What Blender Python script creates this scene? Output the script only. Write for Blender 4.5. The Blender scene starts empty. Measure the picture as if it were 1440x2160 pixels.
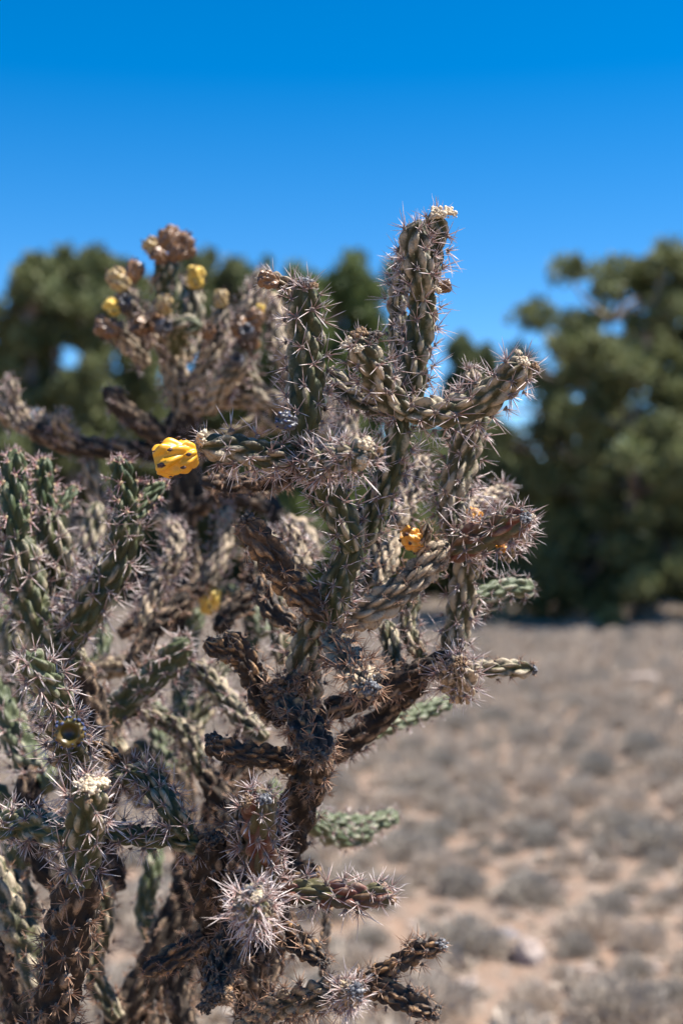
import bpy, math, random
import numpy as np
from mathutils import Vector, Matrix

# ------------------------------------------------------------------ camera, sky, sun, exposure
scene = bpy.context.scene
C = scene.collection
R = math.radians
FPX, CX, CY, HOR = 3000.0, 720.0, 1080.0, 1140.0      # 50 mm on a 24x36 frame held upright
CAMZ = 1.30
PITCH = math.atan((HOR - CY) / FPX)
cd = bpy.data.cameras.new('camera')
cam = bpy.data.objects.new('camera', cd); C.objects.link(cam)
cd.sensor_fit = 'VERTICAL'; cd.sensor_height = 36; cd.sensor_width = 24; cd.lens = 50
cd.clip_start = 0.05; cd.clip_end = 3000
cam.location = (0, 0, CAMZ); cam.rotation_euler = (math.pi/2 + PITCH, 0, 0)
cd.dof.use_dof = True; cd.dof.focus_distance = 1.12; cd.dof.aperture_fstop = 4.2; cd.dof.aperture_blades = 9
scene.camera = cam

SUN_DIR = Vector((0.50, -0.02, 0.865)).normalized()      # towards the sun: high, to the right, a little beyond the cactus
SUN_EL = math.asin(SUN_DIR.z); SUN_AZ = math.atan2(SUN_DIR.x, SUN_DIR.y)
world = bpy.data.worlds.new('World'); scene.world = world; world.use_nodes = True
wn = world.node_tree; wn.nodes.clear()
sky = wn.nodes.new('ShaderNodeTexSky'); sky.sky_type = 'NISHITA'; sky.sun_disc = False
sky.sun_elevation = SUN_EL; sky.sun_rotation = SUN_AZ
sky.altitude = 1900; sky.air_density = 0.85; sky.dust_density = 0.35; sky.ozone_density = 3.0
hs = wn.nodes.new('ShaderNodeHueSaturation'); hs.inputs['Saturation'].default_value = 1.43; hs.inputs['Hue'].default_value = 0.497; hs.inputs['Value'].default_value = 1.21
tcw = wn.nodes.new('ShaderNodeTexCoord'); sx = wn.nodes.new('ShaderNodeSeparateXYZ'); wn.links.new(tcw.outputs['Generated'], sx.inputs[0])
mr = wn.nodes.new('ShaderNodeMapRange')              # clear mountain air: the blue deepens smoothly with height
mr.inputs['From Min'].default_value = 0.0; mr.inputs['From Max'].default_value = 0.36
mr.inputs['To Min'].default_value = 1.27; mr.inputs['To Max'].default_value = 1.45
wn.links.new(sx.outputs['Z'], mr.inputs['Value']); wn.links.new(mr.outputs[0], hs.inputs['Saturation'])
bg = wn.nodes.new('ShaderNodeBackground'); bg.inputs['Strength'].default_value = 0.072
wo = wn.nodes.new('ShaderNodeOutputWorld')
wn.links.new(sky.outputs[0], hs.inputs['Color']); wn.links.new(hs.outputs[0], bg.inputs['Color']); wn.links.new(bg.outputs[0], wo.inputs['Surface'])

sl = bpy.data.lights.new('sun', 'SUN'); sl.energy = 5.0; sl.angle = R(0.53); sl.color = (1.0, 0.955, 0.89)
so = bpy.data.objects.new('sun', sl); C.objects.link(so)
so.rotation_euler = (-SUN_DIR).to_track_quat('-Z', 'Y').to_euler(); so.location = (4, 2, 8)

scene.view_settings.view_transform = 'Standard'; scene.view_settings.look = 'None'
scene.view_settings.exposure = 1.22; scene.view_settings.gamma = 1.0; scene.view_settings.use_curve_mapping = False
scene.render.engine = 'CYCLES'
scene.cycles.max_bounces = 6; scene.cycles.diffuse_bounces = 3; scene.cycles.glossy_bounces = 2
scene.cycles.transmission_bounces = 3; scene.cycles.transparent_max_bounces = 4
scene.cycles.use_denoising = True
scene.cycles.caustics_reflective = False; scene.cycles.caustics_refractive = False

rs = np.random.RandomState(7)
random.seed(7)

# ------------------------------------------------------------------ helpers
def P(px, py, d):
    """a point of the place, from where it is seen in the photograph and how far away it stands"""
    xc = (px - CX) / FPX * d; yc = (CY - py) / FPX * d
    c, s = math.cos(PITCH), math.sin(PITCH)
    return np.array([xc, d*c - yc*s, CAMZ + d*s + yc*c])

def mesh_np(name, V, F, mats=(), smooth=True, mat_idx=None, attrs=None):
    """V (n,3); F list of (m,k) int arrays"""
    me = bpy.data.meshes.new(name)
    V = np.asarray(V, np.float32)
    if not isinstance(F, (list, tuple)): F = [F]
    F = [f for f in F if len(f)]
    me.vertices.add(len(V)); me.vertices.foreach_set('co', V.ravel())
    loops = np.concatenate([f.ravel() for f in F]).astype(np.int32)
    tot = np.concatenate([np.full(len(f), f.shape[1], np.int32) for f in F])
    start = np.concatenate([[0], np.cumsum(tot)[:-1]]).astype(np.int32)
    me.loops.add(len(loops)); me.loops.foreach_set('vertex_index', loops)
    me.polygons.add(len(tot)); me.polygons.foreach_set('loop_start', start)
    try: me.polygons.foreach_set('loop_total', tot)
    except Exception: pass
    me.polygons.foreach_set('use_smooth', np.full(len(tot), smooth, bool))
    for m in mats: me.materials.append(m)
    if mat_idx is not None: me.polygons.foreach_set('material_index', np.asarray(mat_idx, np.int32))
    if attrs:
        for k, a in attrs.items():
            a = np.asarray(a, np.float32)
            at = me.attributes.new(k, 'FLOAT', 'POINT'); at.data.foreach_set('value', a)
    me.update(calc_edges=True)
    return me

def link(name, me, parent=None, loc=(0, 0, 0), **props):
    o = bpy.data.objects.new(name, me); C.objects.link(o)
    o.location = loc
    if parent is not None: o.parent = parent
    for k, v in props.items(): o[k] = v
    return o

def vnoise(p, seed=0):
    """cheap smooth value noise, p (n,3)"""
    p = np.asarray(p, np.float64)
    i = np.floor(p).astype(np.int64); f = p - i; f = f*f*(3-2*f)
    def h(ix, iy, iz):
        n = (ix*374761393 + iy*668265263 + iz*2147483647 + seed*974711) & 0x7fffffff
        n = ((n ^ (n >> 13)) * 1274126177) & 0x7fffffff
        return ((n ^ (n >> 16)) & 0xffff) / 65535.0
    r = 0
    for a in (0, 1):
        for b in (0, 1):
            for c in (0, 1):
                w = (f[:,0] if a else 1-f[:,0])*(f[:,1] if b else 1-f[:,1])*(f[:,2] if c else 1-f[:,2])
                r = r + w*h(i[:,0]+a, i[:,1]+b, i[:,2]+c)
    return r

# ------------------------------------------------------------------ materials
class NT:
    def __init__(s, name):
        s.m = bpy.data.materials.new(name); s.m.use_nodes = True
        s.t = s.m.node_tree; s.t.nodes.clear()
        s.out = s.n('ShaderNodeOutputMaterial')
    def n(s, t, **kw):
        x = s.t.nodes.new(t)
        for k, v in kw.items(): setattr(x, k, v)
        return x
    def l(s, a, b): s.t.links.new(a, b)
    def noise(s, scale, detail=4, rough=0.6, coord='Object', vec=None):
        x = s.n('ShaderNodeTexNoise'); x.inputs['Scale'].default_value = scale
        x.inputs['Detail'].default_value = detail; x.inputs['Roughness'].default_value = rough
        if vec is None:
            tc = s.n('ShaderNodeTexCoord'); vec = tc.outputs[coord]
        s.l(vec, x.inputs['Vector']); return x.outputs['Fac']
    def ramp(s, fac, stops):
        x = s.n('ShaderNodeValToRGB'); e = x.color_ramp.elements
        while len(e) < len(stops): e.new(0.5)
        for i, (p, c) in enumerate(stops):
            e[i].position = p
            e[i].color = (c, c, c, 1) if isinstance(c, (int, float)) else (*c, 1)
        s.l(fac, x.inputs[0]); return x.outputs[0]
    def mix(s, fac, a, b, mode='MIX'):
        x = s.n('ShaderNodeMix', data_type='RGBA', blend_type=mode)
        if isinstance(fac, float): x.inputs[0].default_value = fac
        else: s.l(fac, x.inputs[0])
        for v, i in ((a, 6), (b, 7)):
            if isinstance(v, tuple): x.inputs[i].default_value = (*v, 1)
            else: s.l(v, x.inputs[i])
        return x.outputs[2]
    def attr(s, name): return s.n('ShaderNodeAttribute', attribute_name=name).outputs['Fac']
    def math(s, op, a, b=None):
        x = s.n('ShaderNodeMath', operation=op)
        for v, i in ((a, 0), (b, 1)):
            if v is None: continue
            if isinstance(v, (int, float)): x.inputs[i].default_value = v
            else: s.l(v, x.inputs[i])
        return x.outputs[0]
    def princ(s, col, rough=0.7, spec=0.3, bump=None, bstr=0.4, bdist=0.001, transl=0.0):
        b = s.n('ShaderNodeBsdfPrincipled')
        if isinstance(col, tuple): b.inputs['Base Color'].default_value = (*col, 1)
        else: s.l(col, b.inputs['Base Color'])
        if isinstance(rough, float): b.inputs['Roughness'].default_value = rough
        else: s.l(rough, b.inputs['Roughness'])
        b.inputs['Specular IOR Level'].default_value = spec
        if bump is not None:
            bm = s.n('ShaderNodeBump'); bm.inputs['Strength'].default_value = bstr; bm.inputs['Distance'].default_value = bdist
            s.l(bump, bm.inputs['Height']); s.l(bm.outputs[0], b.inputs['Normal'])
        sh = b.outputs[0]
        if transl:
            tr = s.n('ShaderNodeBsdfTranslucent')
            if isinstance(col, tuple): tr.inputs[0].default_value = (*col, 1)
            else: s.l(col, tr.inputs[0])
            mx = s.n('ShaderNodeMixShader'); mx.inputs[0].default_value = transl
            s.l(sh, mx.inputs[1]); s.l(tr.outputs[0], mx.inputs[2]); sh = mx.outputs[0]
        s.l(sh, s.out.inputs['Surface']); return s.m

def stem_mat(name, c0, c1, cork, corkamt, dark=0.35, rough=0.5, spec=0.35, red=None):
    """c0/c1: skin tones, cork: weathered crest colour, corkamt 0..1 how much of the skin has gone corky"""
    t = NT(name)
    big = t.noise(28, 3); fine = t.noise(420, 5, 0.7); med = t.noise(110, 4, 0.65)
    col = t.mix(t.ramp(big, [(0.35, 0.0), (0.65, 1.0)]), c0, c1)
    rnd = t.attr('rnd')
    if red is not None:
        col = t.mix(t.ramp(rnd, [(0.35, 0.0), (0.75, 0.85)]), col, red)
    crest = t.attr('crest')
    k = t.math('ADD', t.math('MULTIPLY', crest, 0.45), t.math('MULTIPLY', med, 0.75))
    k = t.math('ADD', k, t.math('MULTIPLY', rnd, 0.22))
    lo = 1.02 - 0.55*corkamt
    km = t.ramp(k, [(max(0, min(.97, lo - 0.10)), 0.0), (min(1, lo + 0.08), 1.0)])
    col = t.mix(km, col, cork)
    dk = t.ramp(t.math('ADD', t.math('MULTIPLY', fine, 0.6), t.math('MULTIPLY', big, 0.4)), [(0.40, 1.0), (0.52, 0.0)])
    col = t.mix(t.math('MULTIPLY', dk, dark), col, (0.025, 0.02, 0.018))
    hgt = t.math('ADD', fine, med)
    return t.princ(col, rough, spec, hgt, 0.55, 0.0012)

M = {}
M['green'] = stem_mat('cholla_skin_green', (0.048, 0.056, 0.022), (0.088, 0.092, 0.038), (0.36, 0.30, 0.20), 0.34, 0.3)  # weathered cork crests, brightened to paint in sunlit highlights
M['olive'] = stem_mat('cholla_skin_olive', (0.055, 0.055, 0.024), (0.098, 0.090, 0.042), (0.40, 0.32, 0.215), 0.52, 0.45)  # cork crests likewise raised, straw highlights put into the colour
M['red'] = stem_mat('cholla_skin_reddened', (0.085, 0.070, 0.040), (0.12, 0.105, 0.05), (0.26, 0.17, 0.12), 0.28, 0.4, red=(0.18, 0.055, 0.042))
M['fresh'] = stem_mat('cholla_skin_fresh', (0.066, 0.084, 0.038), (0.11, 0.122, 0.06), (0.33, 0.31, 0.22), 0.28, 0.15)
M['shoot'] = stem_mat('cholla_skin_shoot', (0.042, 0.062, 0.024), (0.075, 0.092, 0.036), (0.28, 0.28, 0.16), 0.12, 0.15)
M['dead'] = stem_mat('cholla_skin_dead', (0.045, 0.032, 0.025), (0.10, 0.065, 0.045), (0.40, 0.23, 0.11), 0.30, 1.0, rough=0.6)
M['dry'] = stem_mat('cholla_skin_dry', (0.07, 0.058, 0.035), (0.125, 0.095, 0.06), (0.44, 0.335, 0.225), 0.64, 0.75, rough=0.6)
M['bark'] = stem_mat('cholla_bark', (0.030, 0.024, 0.019), (0.068, 0.049, 0.037), (0.30, 0.21, 0.14), 0.36, 0.9, rough=0.8, spec=0.15)

def spine_mat(name, base, mid, tip):
    t = NT(name)
    u = t.attr('along'); r = t.attr('rnd')
    col = t.ramp(u, [(0.0, base), (0.28, mid), (0.65, tip), (1.0, tip)])
    col = t.mix(t.math('MULTIPLY', r, 0.55), col, mid)
    return t.princ(col, 0.52, 0.35, transl=0.10)
SP = {}
SP['silver'] = spine_mat('spine_silver', (0.14, 0.05, 0.042), (0.33, 0.19, 0.165), (0.80, 0.72, 0.68))
SP['brown'] = spine_mat('spine_brown', (0.10, 0.045, 0.03), (0.26, 0.13, 0.075), (0.46, 0.30, 0.20))
SP['pink'] = spine_mat('spine_pink', (0.30, 0.07, 0.08), (0.48, 0.22, 0.22), (0.78, 0.66, 0.62))
def simple(name, stops, scale, rough=0.8, bstr=0.6, bdist=0.001, spec=0.2, transl=0.0):
    t = NT(name); n = t.noise(scale, 5, 0.65)
    return t.princ(t.ramp(n, stops), rough, spec, n, bstr, bdist, transl)
M['areole'] = simple('areole_wool', [(0.3, (0.07, 0.055, 0.05)), (0.7, (0.26, 0.22, 0.19))], 600)
M['areole_cream'] = simple('areole_cream', [(0.3, (0.45, 0.32, 0.16)), (0.7, (0.70, 0.60, 0.38))], 600)
M['scar_cream'] = simple('scar_cream', [(0.3, (0.33, 0.24, 0.15)), (0.5, (0.58, 0.47, 0.33)), (0.75, (0.76, 0.68, 0.54))], 260)
M['scar_grey'] = simple('scar_grey', [(0.34, (0.03, 0.03, 0.035)), (0.52, (0.16, 0.16, 0.17)), (0.72, (0.48, 0.47, 0.46))], 300)
M['scar_dark'] = simple('scar_dark', [(0.34, (0.02, 0.018, 0.02)), (0.55, (0.10, 0.085, 0.075)), (0.75, (0.36, 0.25, 0.15))], 260)
M['scar_brown'] = simple('scar_brown', [(0.34, (0.07, 0.045, 0.03)), (0.55, (0.30, 0.19, 0.11)), (0.75, (0.52, 0.38, 0.24))], 260)
M['scar_blue'] = simple('scar_blue', [(0.34, (0.03, 0.035, 0.06)), (0.6, (0.11, 0.13, 0.19)), (0.8, (0.26, 0.29, 0.36))], 300)
def fruit_mat(name, a, b, c):
    t = NT(name); n = t.noise(60, 4); f = t.noise(700, 4)
    col = t.mix(t.ramp(n, [(0.35, 0.0), (0.7, 1.0)]), a, b)
    e = t.attr('end')
    col = t.mix(t.ramp(e, [(0.86, 0.0), (0.97, 1.0)]), col, c)
    dk = t.ramp(f, [(0.28, 0.6), (0.36, 0.0)])
    col = t.mix(dk, col, c)
    return t.princ(col, 0.38, 0.5, n, 0.3, 0.002)
M['fruit_yellow'] = fruit_mat('fruit_yellow', (0.80, 0.39, 0.02), (0.62, 0.30, 0.02), (0.16, 0.08, 0.02))
M['fruit_lemon'] = fruit_mat('fruit_lemon', (0.80, 0.50, 0.09), (0.62, 0.46, 0.10), (0.2, 0.12, 0.04))
M['fruit_orange'] = fruit_mat('fruit_orange', (0.78, 0.34, 0.04), (0.58, 0.27, 0.06), (0.2, 0.1, 0.04))
M['fruit_green'] = fruit_mat('fruit_green', (0.060, 0.050, 0.008), (0.12, 0.065, 0.010), (0.03, 0.015, 0.01))  # skin tones darkened: the shade this fruit sits in is put into its colour
M['fruit_dried'] = fruit_mat('fruit_dried', (0.26, 0.14, 0.065), (0.10, 0.055, 0.035), (0.04, 0.025, 0.018))
M['fruit_black'] = fruit_mat('fruit_black', (0.055, 0.055, 0.065), (0.10, 0.095, 0.10), (0.02, 0.02, 0.02))
M['fruit_pale'] = fruit_mat('fruit_pale', (0.42, 0.27, 0.14), (0.50, 0.38, 0.14), (0.10, 0.06, 0.035))
M['tuft'] = simple('fruit_tuft', [(0.35, (0.03, 0.02, 0.03)), (0.7, (0.16, 0.10, 0.08))], 500)
M['tuft_blue'] = simple('fruit_tuft_blue', [(0.35, (0.03, 0.04, 0.10)), (0.7, (0.10, 0.13, 0.26))], 500)
M['wood'] = simple('weathered_wood', [(0.3, (0.08, 0.065, 0.055)), (0.7, (0.24, 0.20, 0.17))], 60)

# ------------------------------------------------------------------ spine clusters
def spine_cluster_mesh(name, seed, style, n, lmin, lmax, rad, detail):
    """a cushion at the origin, spines fanning out round +Z; detail 0 = far, cheap"""
    r = np.random.RandomState(seed)
    V, F3, F4, al, rn = [], [], [], [], []
    mi3, mi4 = [], []
    off = 0
    for i in range(n):
        central = i < max(2, n//5)
        pol = r.uniform(0, 35) if central else r.uniform(25, 86)
        az = 137.5*i + r.uniform(-45, 45)
        pol, az = R(pol), R(az)
        d = np.array([math.sin(pol)*math.cos(az), math.sin(pol)*math.sin(az), math.cos(pol)])
        L = r.uniform(lmin, lmax) * (1.08 if central else 0.9)
        if r.rand() < 0.25: L *= 0.6
        a = np.cross(d, [0.3, 0.5, 0.8]); a /= np.linalg.norm(a); b = np.cross(d, a)
        bend = (a*r.uniform(-1, 1) + b*r.uniform(-1, 1)) * 0.06*L
        w = rad*r.uniform(0.75, 1.15)
        secs = [(0.0, 0.75), (0.35, 1.0), (0.75, 0.8)] if detail else [(0.0, 1.0), (0.6, 0.8)]
        rr = r.rand()
        for (u, ww) in secs:
            for k in range(3):
                an = k*2.0944
                V.append(d*L*u + bend*(u*u) + (a*math.cos(an) + b*math.sin(an))*w*ww); al.append(u); rn.append(rr)
        V.append(d*L + bend); al.append(1.0); rn.append(rr)
        ns = len(secs)
        for s in range(ns-1):
            for k in range(3):
                k2 = (k+1) % 3
                F4.append((off+s*3+k, off+s*3+k2, off+s*3+3+k2, off+s*3+3+k))
        for k in range(3): F3.append((off+(ns-1)*3+k, off+(ns-1)*3+(k+1) % 3, off+ns*3))
        off += ns*3+1
    mi4 = [0]*len(F4); mi3 = [0]*len(F3)
    # woolly cushion
    pr = 0.0021
    for ring, (zz, q) in enumerate(((-0.3, 1.15), (0.45, 0.85))):
        for k in range(6):
            V.append(np.array([math.cos(k*1.047+ring*.5)*pr*q*1.2, math.sin(k*1.047+ring*.5)*pr*q*.9, zz*pr*1.1])); al.append(0); rn.append(0)
    V.append(np.array([0, 0, pr*1.0])); al.append(0); rn.append(0)
    for k in range(6):
        F4.append((off+k, off+(k+1) % 6, off+6+(k+1) % 6, off+6+k)); mi4.append(1)
        F3.append((off+6+k, off+6+(k+1) % 6, off+12)); mi3.append(1)
    return dict(V=np.array(V), F4=np.array(F4), F3=np.array(F3), mi=np.array(mi4+mi3), al=np.array(al), rn=np.array(rn), style=style, mesh=None, name=name)

CL = {}
for st in ('silver', 'brown', 'pink'):
    for det in (0, 1):
        n = {'silver': 10, 'brown': 10, 'pink': 10}[st] - (3 if det == 0 else 0)
        CL[st, det] = [spine_cluster_mesh('spine_cluster', 50+k+13*det, st, n + (k % 3)*2 - 1,
                       0.008, {'silver': 0.0245, 'brown': 0.018, 'pink': 0.019}[st], 0.00037 if det else 0.0005, det) for k in range(7)]
def cl_mats(st): return [SP[st], M['areole_cream'] if st == 'pink' else M['areole']]
def cl_mesh(p):
    if p['mesh'] is None:
        p['mesh'] = mesh_np('spine_cluster', p['V'], [p['F4'], p['F3']], cl_mats(p['style']), False, p['mi'], {'along': p['al'], 'rnd': p['rn']})
    return p['mesh']
def cl_join(items, st):
    Vs, F4, F3, m4, m3, al, rn = [], [], [], [], [], [], []
    off = 0
    for (p, Mx, s) in items:
        v = (p['V']*s) @ Mx[:3, :3].T + Mx[:3, 3]
        Vs.append(v); F4.append(p['F4']+off); F3.append(p['F3']+off); off += len(v)
        n4 = len(p['F4']); m4.append(p['mi'][:n4]); m3.append(p['mi'][n4:]); al.append(p['al']); rn.append(p['rn'])
    return mesh_np('spines', np.concatenate(Vs), [np.concatenate(F4), np.concatenate(F3)], cl_mats(st), False,
                   np.concatenate(m4+m3), {'along': np.concatenate(al), 'rnd': np.concatenate(rn)})

# ------------------------------------------------------------------ stems
def smooth_path(pts, n):
    pts = np.array(pts, float)
    Q = np.vstack([2*pts[0]-pts[1], pts, 2*pts[-1]-pts[-2]])
    out = []
    for i in range(1, len(Q)-2):
        p0, p1, p2, p3 = Q[i-1], Q[i], Q[i+1], Q[i+2]
        for t in np.linspace(0, 1, 24, endpoint=False):
            out.append(0.5*((2*p1)+(-p0+p2)*t+(2*p0-5*p1+4*p2-p3)*t*t+(-p0+3*p1-3*p2+p3)*t**3))
    out.append(Q[-2]); out = np.array(out)
    L = np.concatenate([[0], np.cumsum(np.linalg.norm(np.diff(out, axis=0), axis=1))])
    s = np.linspace(0, L[-1], n)
    return np.stack([np.interp(s, L, out[:, k]) for k in range(3)], 1), s

def frames(pth):
    T = np.gradient(pth, axis=0); T /= np.linalg.norm(T, axis=1)[:, None]
    a = np.array([0.2, -1.0, 0.3]); N = np.zeros_like(T)
    v = a - T[0]*a.dot(T[0]); v /= np.linalg.norm(v)
    for i in range(len(T)):
        v = v - T[i]*v.dot(T[i]); v /= np.linalg.norm(v); N[i] = v
    return T, N, np.cross(T, N)

def tuberculate(pth, s, Rf, L, W, H, h, seed, nv, div=137.508, shear=0.25, jit=0.12, sink=0.0, power=2.0):
    """surface grid with spiral tubercles. returns V, faces, crest, rnd, and areole placements"""
    r = np.random.RandomState(seed)
    T, N, B = frames(pth)
    Ltot = s[-1]; Rm = float(np.max(Rf))
    sgn = 1 if seed % 2 else -1
    K = int(Ltot/h)+14
    k = np.arange(-6, K-6)
    ts = (k+0.5)*h + r.uniform(-1, 1, len(k))*jit*L*0.5
    # crowd the tubercles at the tip
    tt = np.radians(k*div)*sgn + r.uniform(-1, 1, len(k))*jit*W/Rm*0.8
    keep = ts < Ltot - 0.10*L
    ts, tt = ts[keep], tt[keep]
    tr = r.rand(len(ts))
    th = np.linspace(0, 2*np.pi, nv, endpoint=False)
    S, A = np.meshgrid(s, th, indexing='ij'); S = S.ravel(); A = A.ravel()
    ds = S[:, None]-ts[None]; da = (A[:, None]-tt[None]+np.pi) % (2*np.pi)-np.pi
    da = da*Rm + ds*shear*sgn*0.35
    q = (ds/(L*0.5))**2 + (da/(W*0.5))**2
    i1 = np.argmin(q, 1); d = np.sqrt(q[np.arange(len(q)), i1])
    al = ds[np.arange(len(q)), i1]/(L*0.5)
    bump = 0.62*np.clip(1-d**power*0.97, 0, 1)+0.42*np.clip(1-d, 0, 1)
    bump = bump*(0.80+0.30*np.clip(al, -1, 1))*(0.85+0.3*tr[i1])
    rr = np.repeat(Rf, nv)
    # fade the relief into the very tip and the very base
    ftip = np.clip((Ltot-S)/(0.6*Rm), 0, 1)**0.5
    rad = rr*(1 - H/Rm) + H*bump*ftip*np.minimum(1, rr/Rm*1.15) - sink*(1-bump)
    V = np.repeat(pth, nv, 0) + (np.repeat(N, nv, 0)*np.cos(A)[:, None] + np.repeat(B, nv, 0)*np.sin(A)[:, None])*rad[:, None]
    n = len(s)
    I = np.arange(n*nv).reshape(n, nv)
    J = np.roll(I, -1, 1)
    F = np.stack([I[:-1], J[:-1], J[1:], I[1:]], -1).reshape(-1, 4)
    # close the ends
    V = np.vstack([V, pth[-1]+T[-1]*0.0005, pth[0]])
    e = n*nv
    tipf = np.stack([I[-1], J[-1], np.full(nv, e)], -1); basef = np.stack([J[0], I[0], np.full(nv, e+1)], -1)
    crest = np.append(bump, [1, 0]); rnd = np.append(tr[i1], [0.5, 0.5])
    # areoles sit near the upper end of each tubercle
    ar = []
    for a_s, a_t, q_ in zip(ts, tt, tr):
        ps = a_s + 0.30*L
        if ps < 0.006 or ps > Ltot-0.0008: continue
        a_t2 = a_t - 0.30*L*shear*sgn*0.35/Rm
        x = ps/Ltot*(n-1); i = min(int(x), n-2); f = x-i
        p = pth[i]*(1-f)+pth[i+1]*f; Tt = T[i]; rad_ = Rf[i]*(1-f)+Rf[i+1]*f
        nrm = N[i]*math.cos(a_t2)+B[i]*math.sin(a_t2)
        w = max(0.0, 1-(Ltot-ps)/(1.2*Rm))
        hgt = rad_*(1-H/Rm)+H*0.93*min(1, rad_/Rm*1.15)*(1-0.5*w)
        ar.append((p+nrm*hgt, nrm, Tt, w))
    return V, [F, tipf, basef], crest, rnd, ar

def place_matrix(p, nrm, T, tip, r, lean=0.30):
    z = nrm*(1-0.55*tip) + T*(lean+1.0*tip); z /= np.linalg.norm(z)
    x = T - z*T.dot(z); nx = np.linalg.norm(x)
    x = x/nx if nx > 1e-3 else np.cross(z, [0, 0, 1])
    a = r.uniform(0, 2*math.pi); y = np.cross(z, x)
    x2 = x*math.cos(a)+y*math.sin(a); y2 = np.cross(z, x2)
    Mx = np.eye(4); Mx[:3, 0] = x2; Mx[:3, 1] = y2; Mx[:3, 2] = z; Mx[:3, 3] = p
    return Mx

PLANTS = {}
def rear_d(d): return 1.12+(d-1.12)*0.74
STEMS = []
def plant(key, base, label, group=None, category='cactus', name='cholla_cactus'):
    e = bpy.data.objects.new(name, None); C.objects.link(e); e.location = base
    e['label'] = label; e['category'] = category
    if group: e['group'] = group
    PLANTS[key] = e
    return e
SEED = [100]
def stem(pk, pts, w, kind='green', sp='silver', dens=1.0, ss=1.0, tipr=True, tips=None, label=None, hi=None, rough_relief=1.0, world=False):
    """pts: (px, py, distance); w: width in photo px at the middle; tips: list of scar caps"""
    SEED[0] += 1; seed = SEED[0]; r = np.random.RandomState(seed)
    if pk == 'rear' and not world: pts = [(a, b, rear_d(c)) for a, b, c in pts]
    if world: X = [np.array(p, float) for p in pts]; dm = 1.2
    else:
        X = [P(*p) for p in pts]; dm = float(np.mean([p[2] for p in pts]))
    R0 = w*0.5/FPX*dm
    near = dm < 1.28 if hi is None else hi
    X = np.array(X)
    Ltot = np.sum(np.linalg.norm(np.diff(X, axis=0), axis=1))
    n = int(max(14, Ltot/(0.0014 if near else 0.0025)))
    nv = 60 if near else 36
    pth, s = smooth_path(X, n)
    # organic wobble
    base = X[0]
    wob = (np.stack([vnoise(pth*22, seed+k) for k in range(3)], 1)-0.5)*0.35*R0
    pth = pth + wob*np.clip(s/0.02, 0, 1)[:, None]
    Lt = s[-1]
    prof = 0.62+0.38*np.clip(s/(1.6*R0), 0, 1)**0.7
    prof *= 1+0.10*(vnoise(np.stack([s*30, s*0, s*0], 1), seed)-0.5)*2
    if tipr:
        te = np.clip((Lt-s)/(1.15*R0), 0, 1); prof *= np.sqrt(np.clip(1-(1-te)**2, 0.0, 1))*0.97+0.03
        prof *= 1-0.12*np.clip(1-(Lt-s)/(4*R0), 0, 1)
    Rf = R0*prof
    k = R0/0.016
    L, W, H = 0.029*k**0.5, 0.0132*k**0.6, 0.0092*k**0.6*rough_relief
    if kind == 'bark': H = H*0.7
    if kind in ('dead', 'dry'): L, W, H = L*0.85, W*0.85, H*1.0
    h = 0.80*L*W*0.785/(2*math.pi*R0)
    V, F, crest, rnd, ar = tuberculate(pth, s, Rf, L, W, H, h, seed, nv, jit=0.14 if kind not in ('dead', 'bark') else 0.3)
    if kind in ('dead', 'bark'):
        V = V + (np.stack([vnoise(V*260, seed+k) for k in range(3)], 1)-0.5)*0.0022
    V = V - base
    me = mesh_np('stem', V, F, [M[kind]], True, None, {'crest': crest, 'rnd': rnd})
    par = PLANTS[pk]
    o = link('stem', me, par, tuple(base-np.array(par.location)))
    if label: o['label'] = label
    items = []
    st = sp
    for (p, nr, T, tp) in ar:
        if r.rand() > dens*0.80: continue
        to = np.array([0, 0, CAMZ])-p; to /= np.linalg.norm(to)
        items.append([p-base, nr, T, tp, nr.dot(to)])
    if tipr and dens > 0.4:
        for a in range(3 if near else 2):
            an = a*2.4+seed; T, N, B = frames(pth[-4:])
            nr = N[-1]*math.cos(an)+B[-1]*math.sin(an)
            items.append([pth[-1]+nr*R0*0.45-T[-1]*R0*0.15-base, nr, T[-1], 0.9, 0.3])
    out = []
    for (p, nr, T, tp, fc) in items:
        det = 1 if near else 0
        pr = CL[st, det][r.randint(7)]
        sc = ss*r.uniform(0.72, 1.15)*(1.0-0.28*tp)
        out.append([pr, place_matrix(p, nr, T, tp, r), sc, fc])
    STEMS.append(dict(obj=o, items=out, style=st, dist=dm, pk=pk, near=near))
    if tips:
        T, N, B = frames(pth[-5:])
        for (mk, size, dx, dn, db) in tips:
            p = pth[-1] + T[-1]*(dx*R0) + N[-1]*dn*R0 + B[-1]*db*R0
            d = T[-1]+N[-1]*dn*0.6+B[-1]*db*0.6
            scar(o, p-base, d, size*R0*1.08, mk, seed)
    return o, pth

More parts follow.
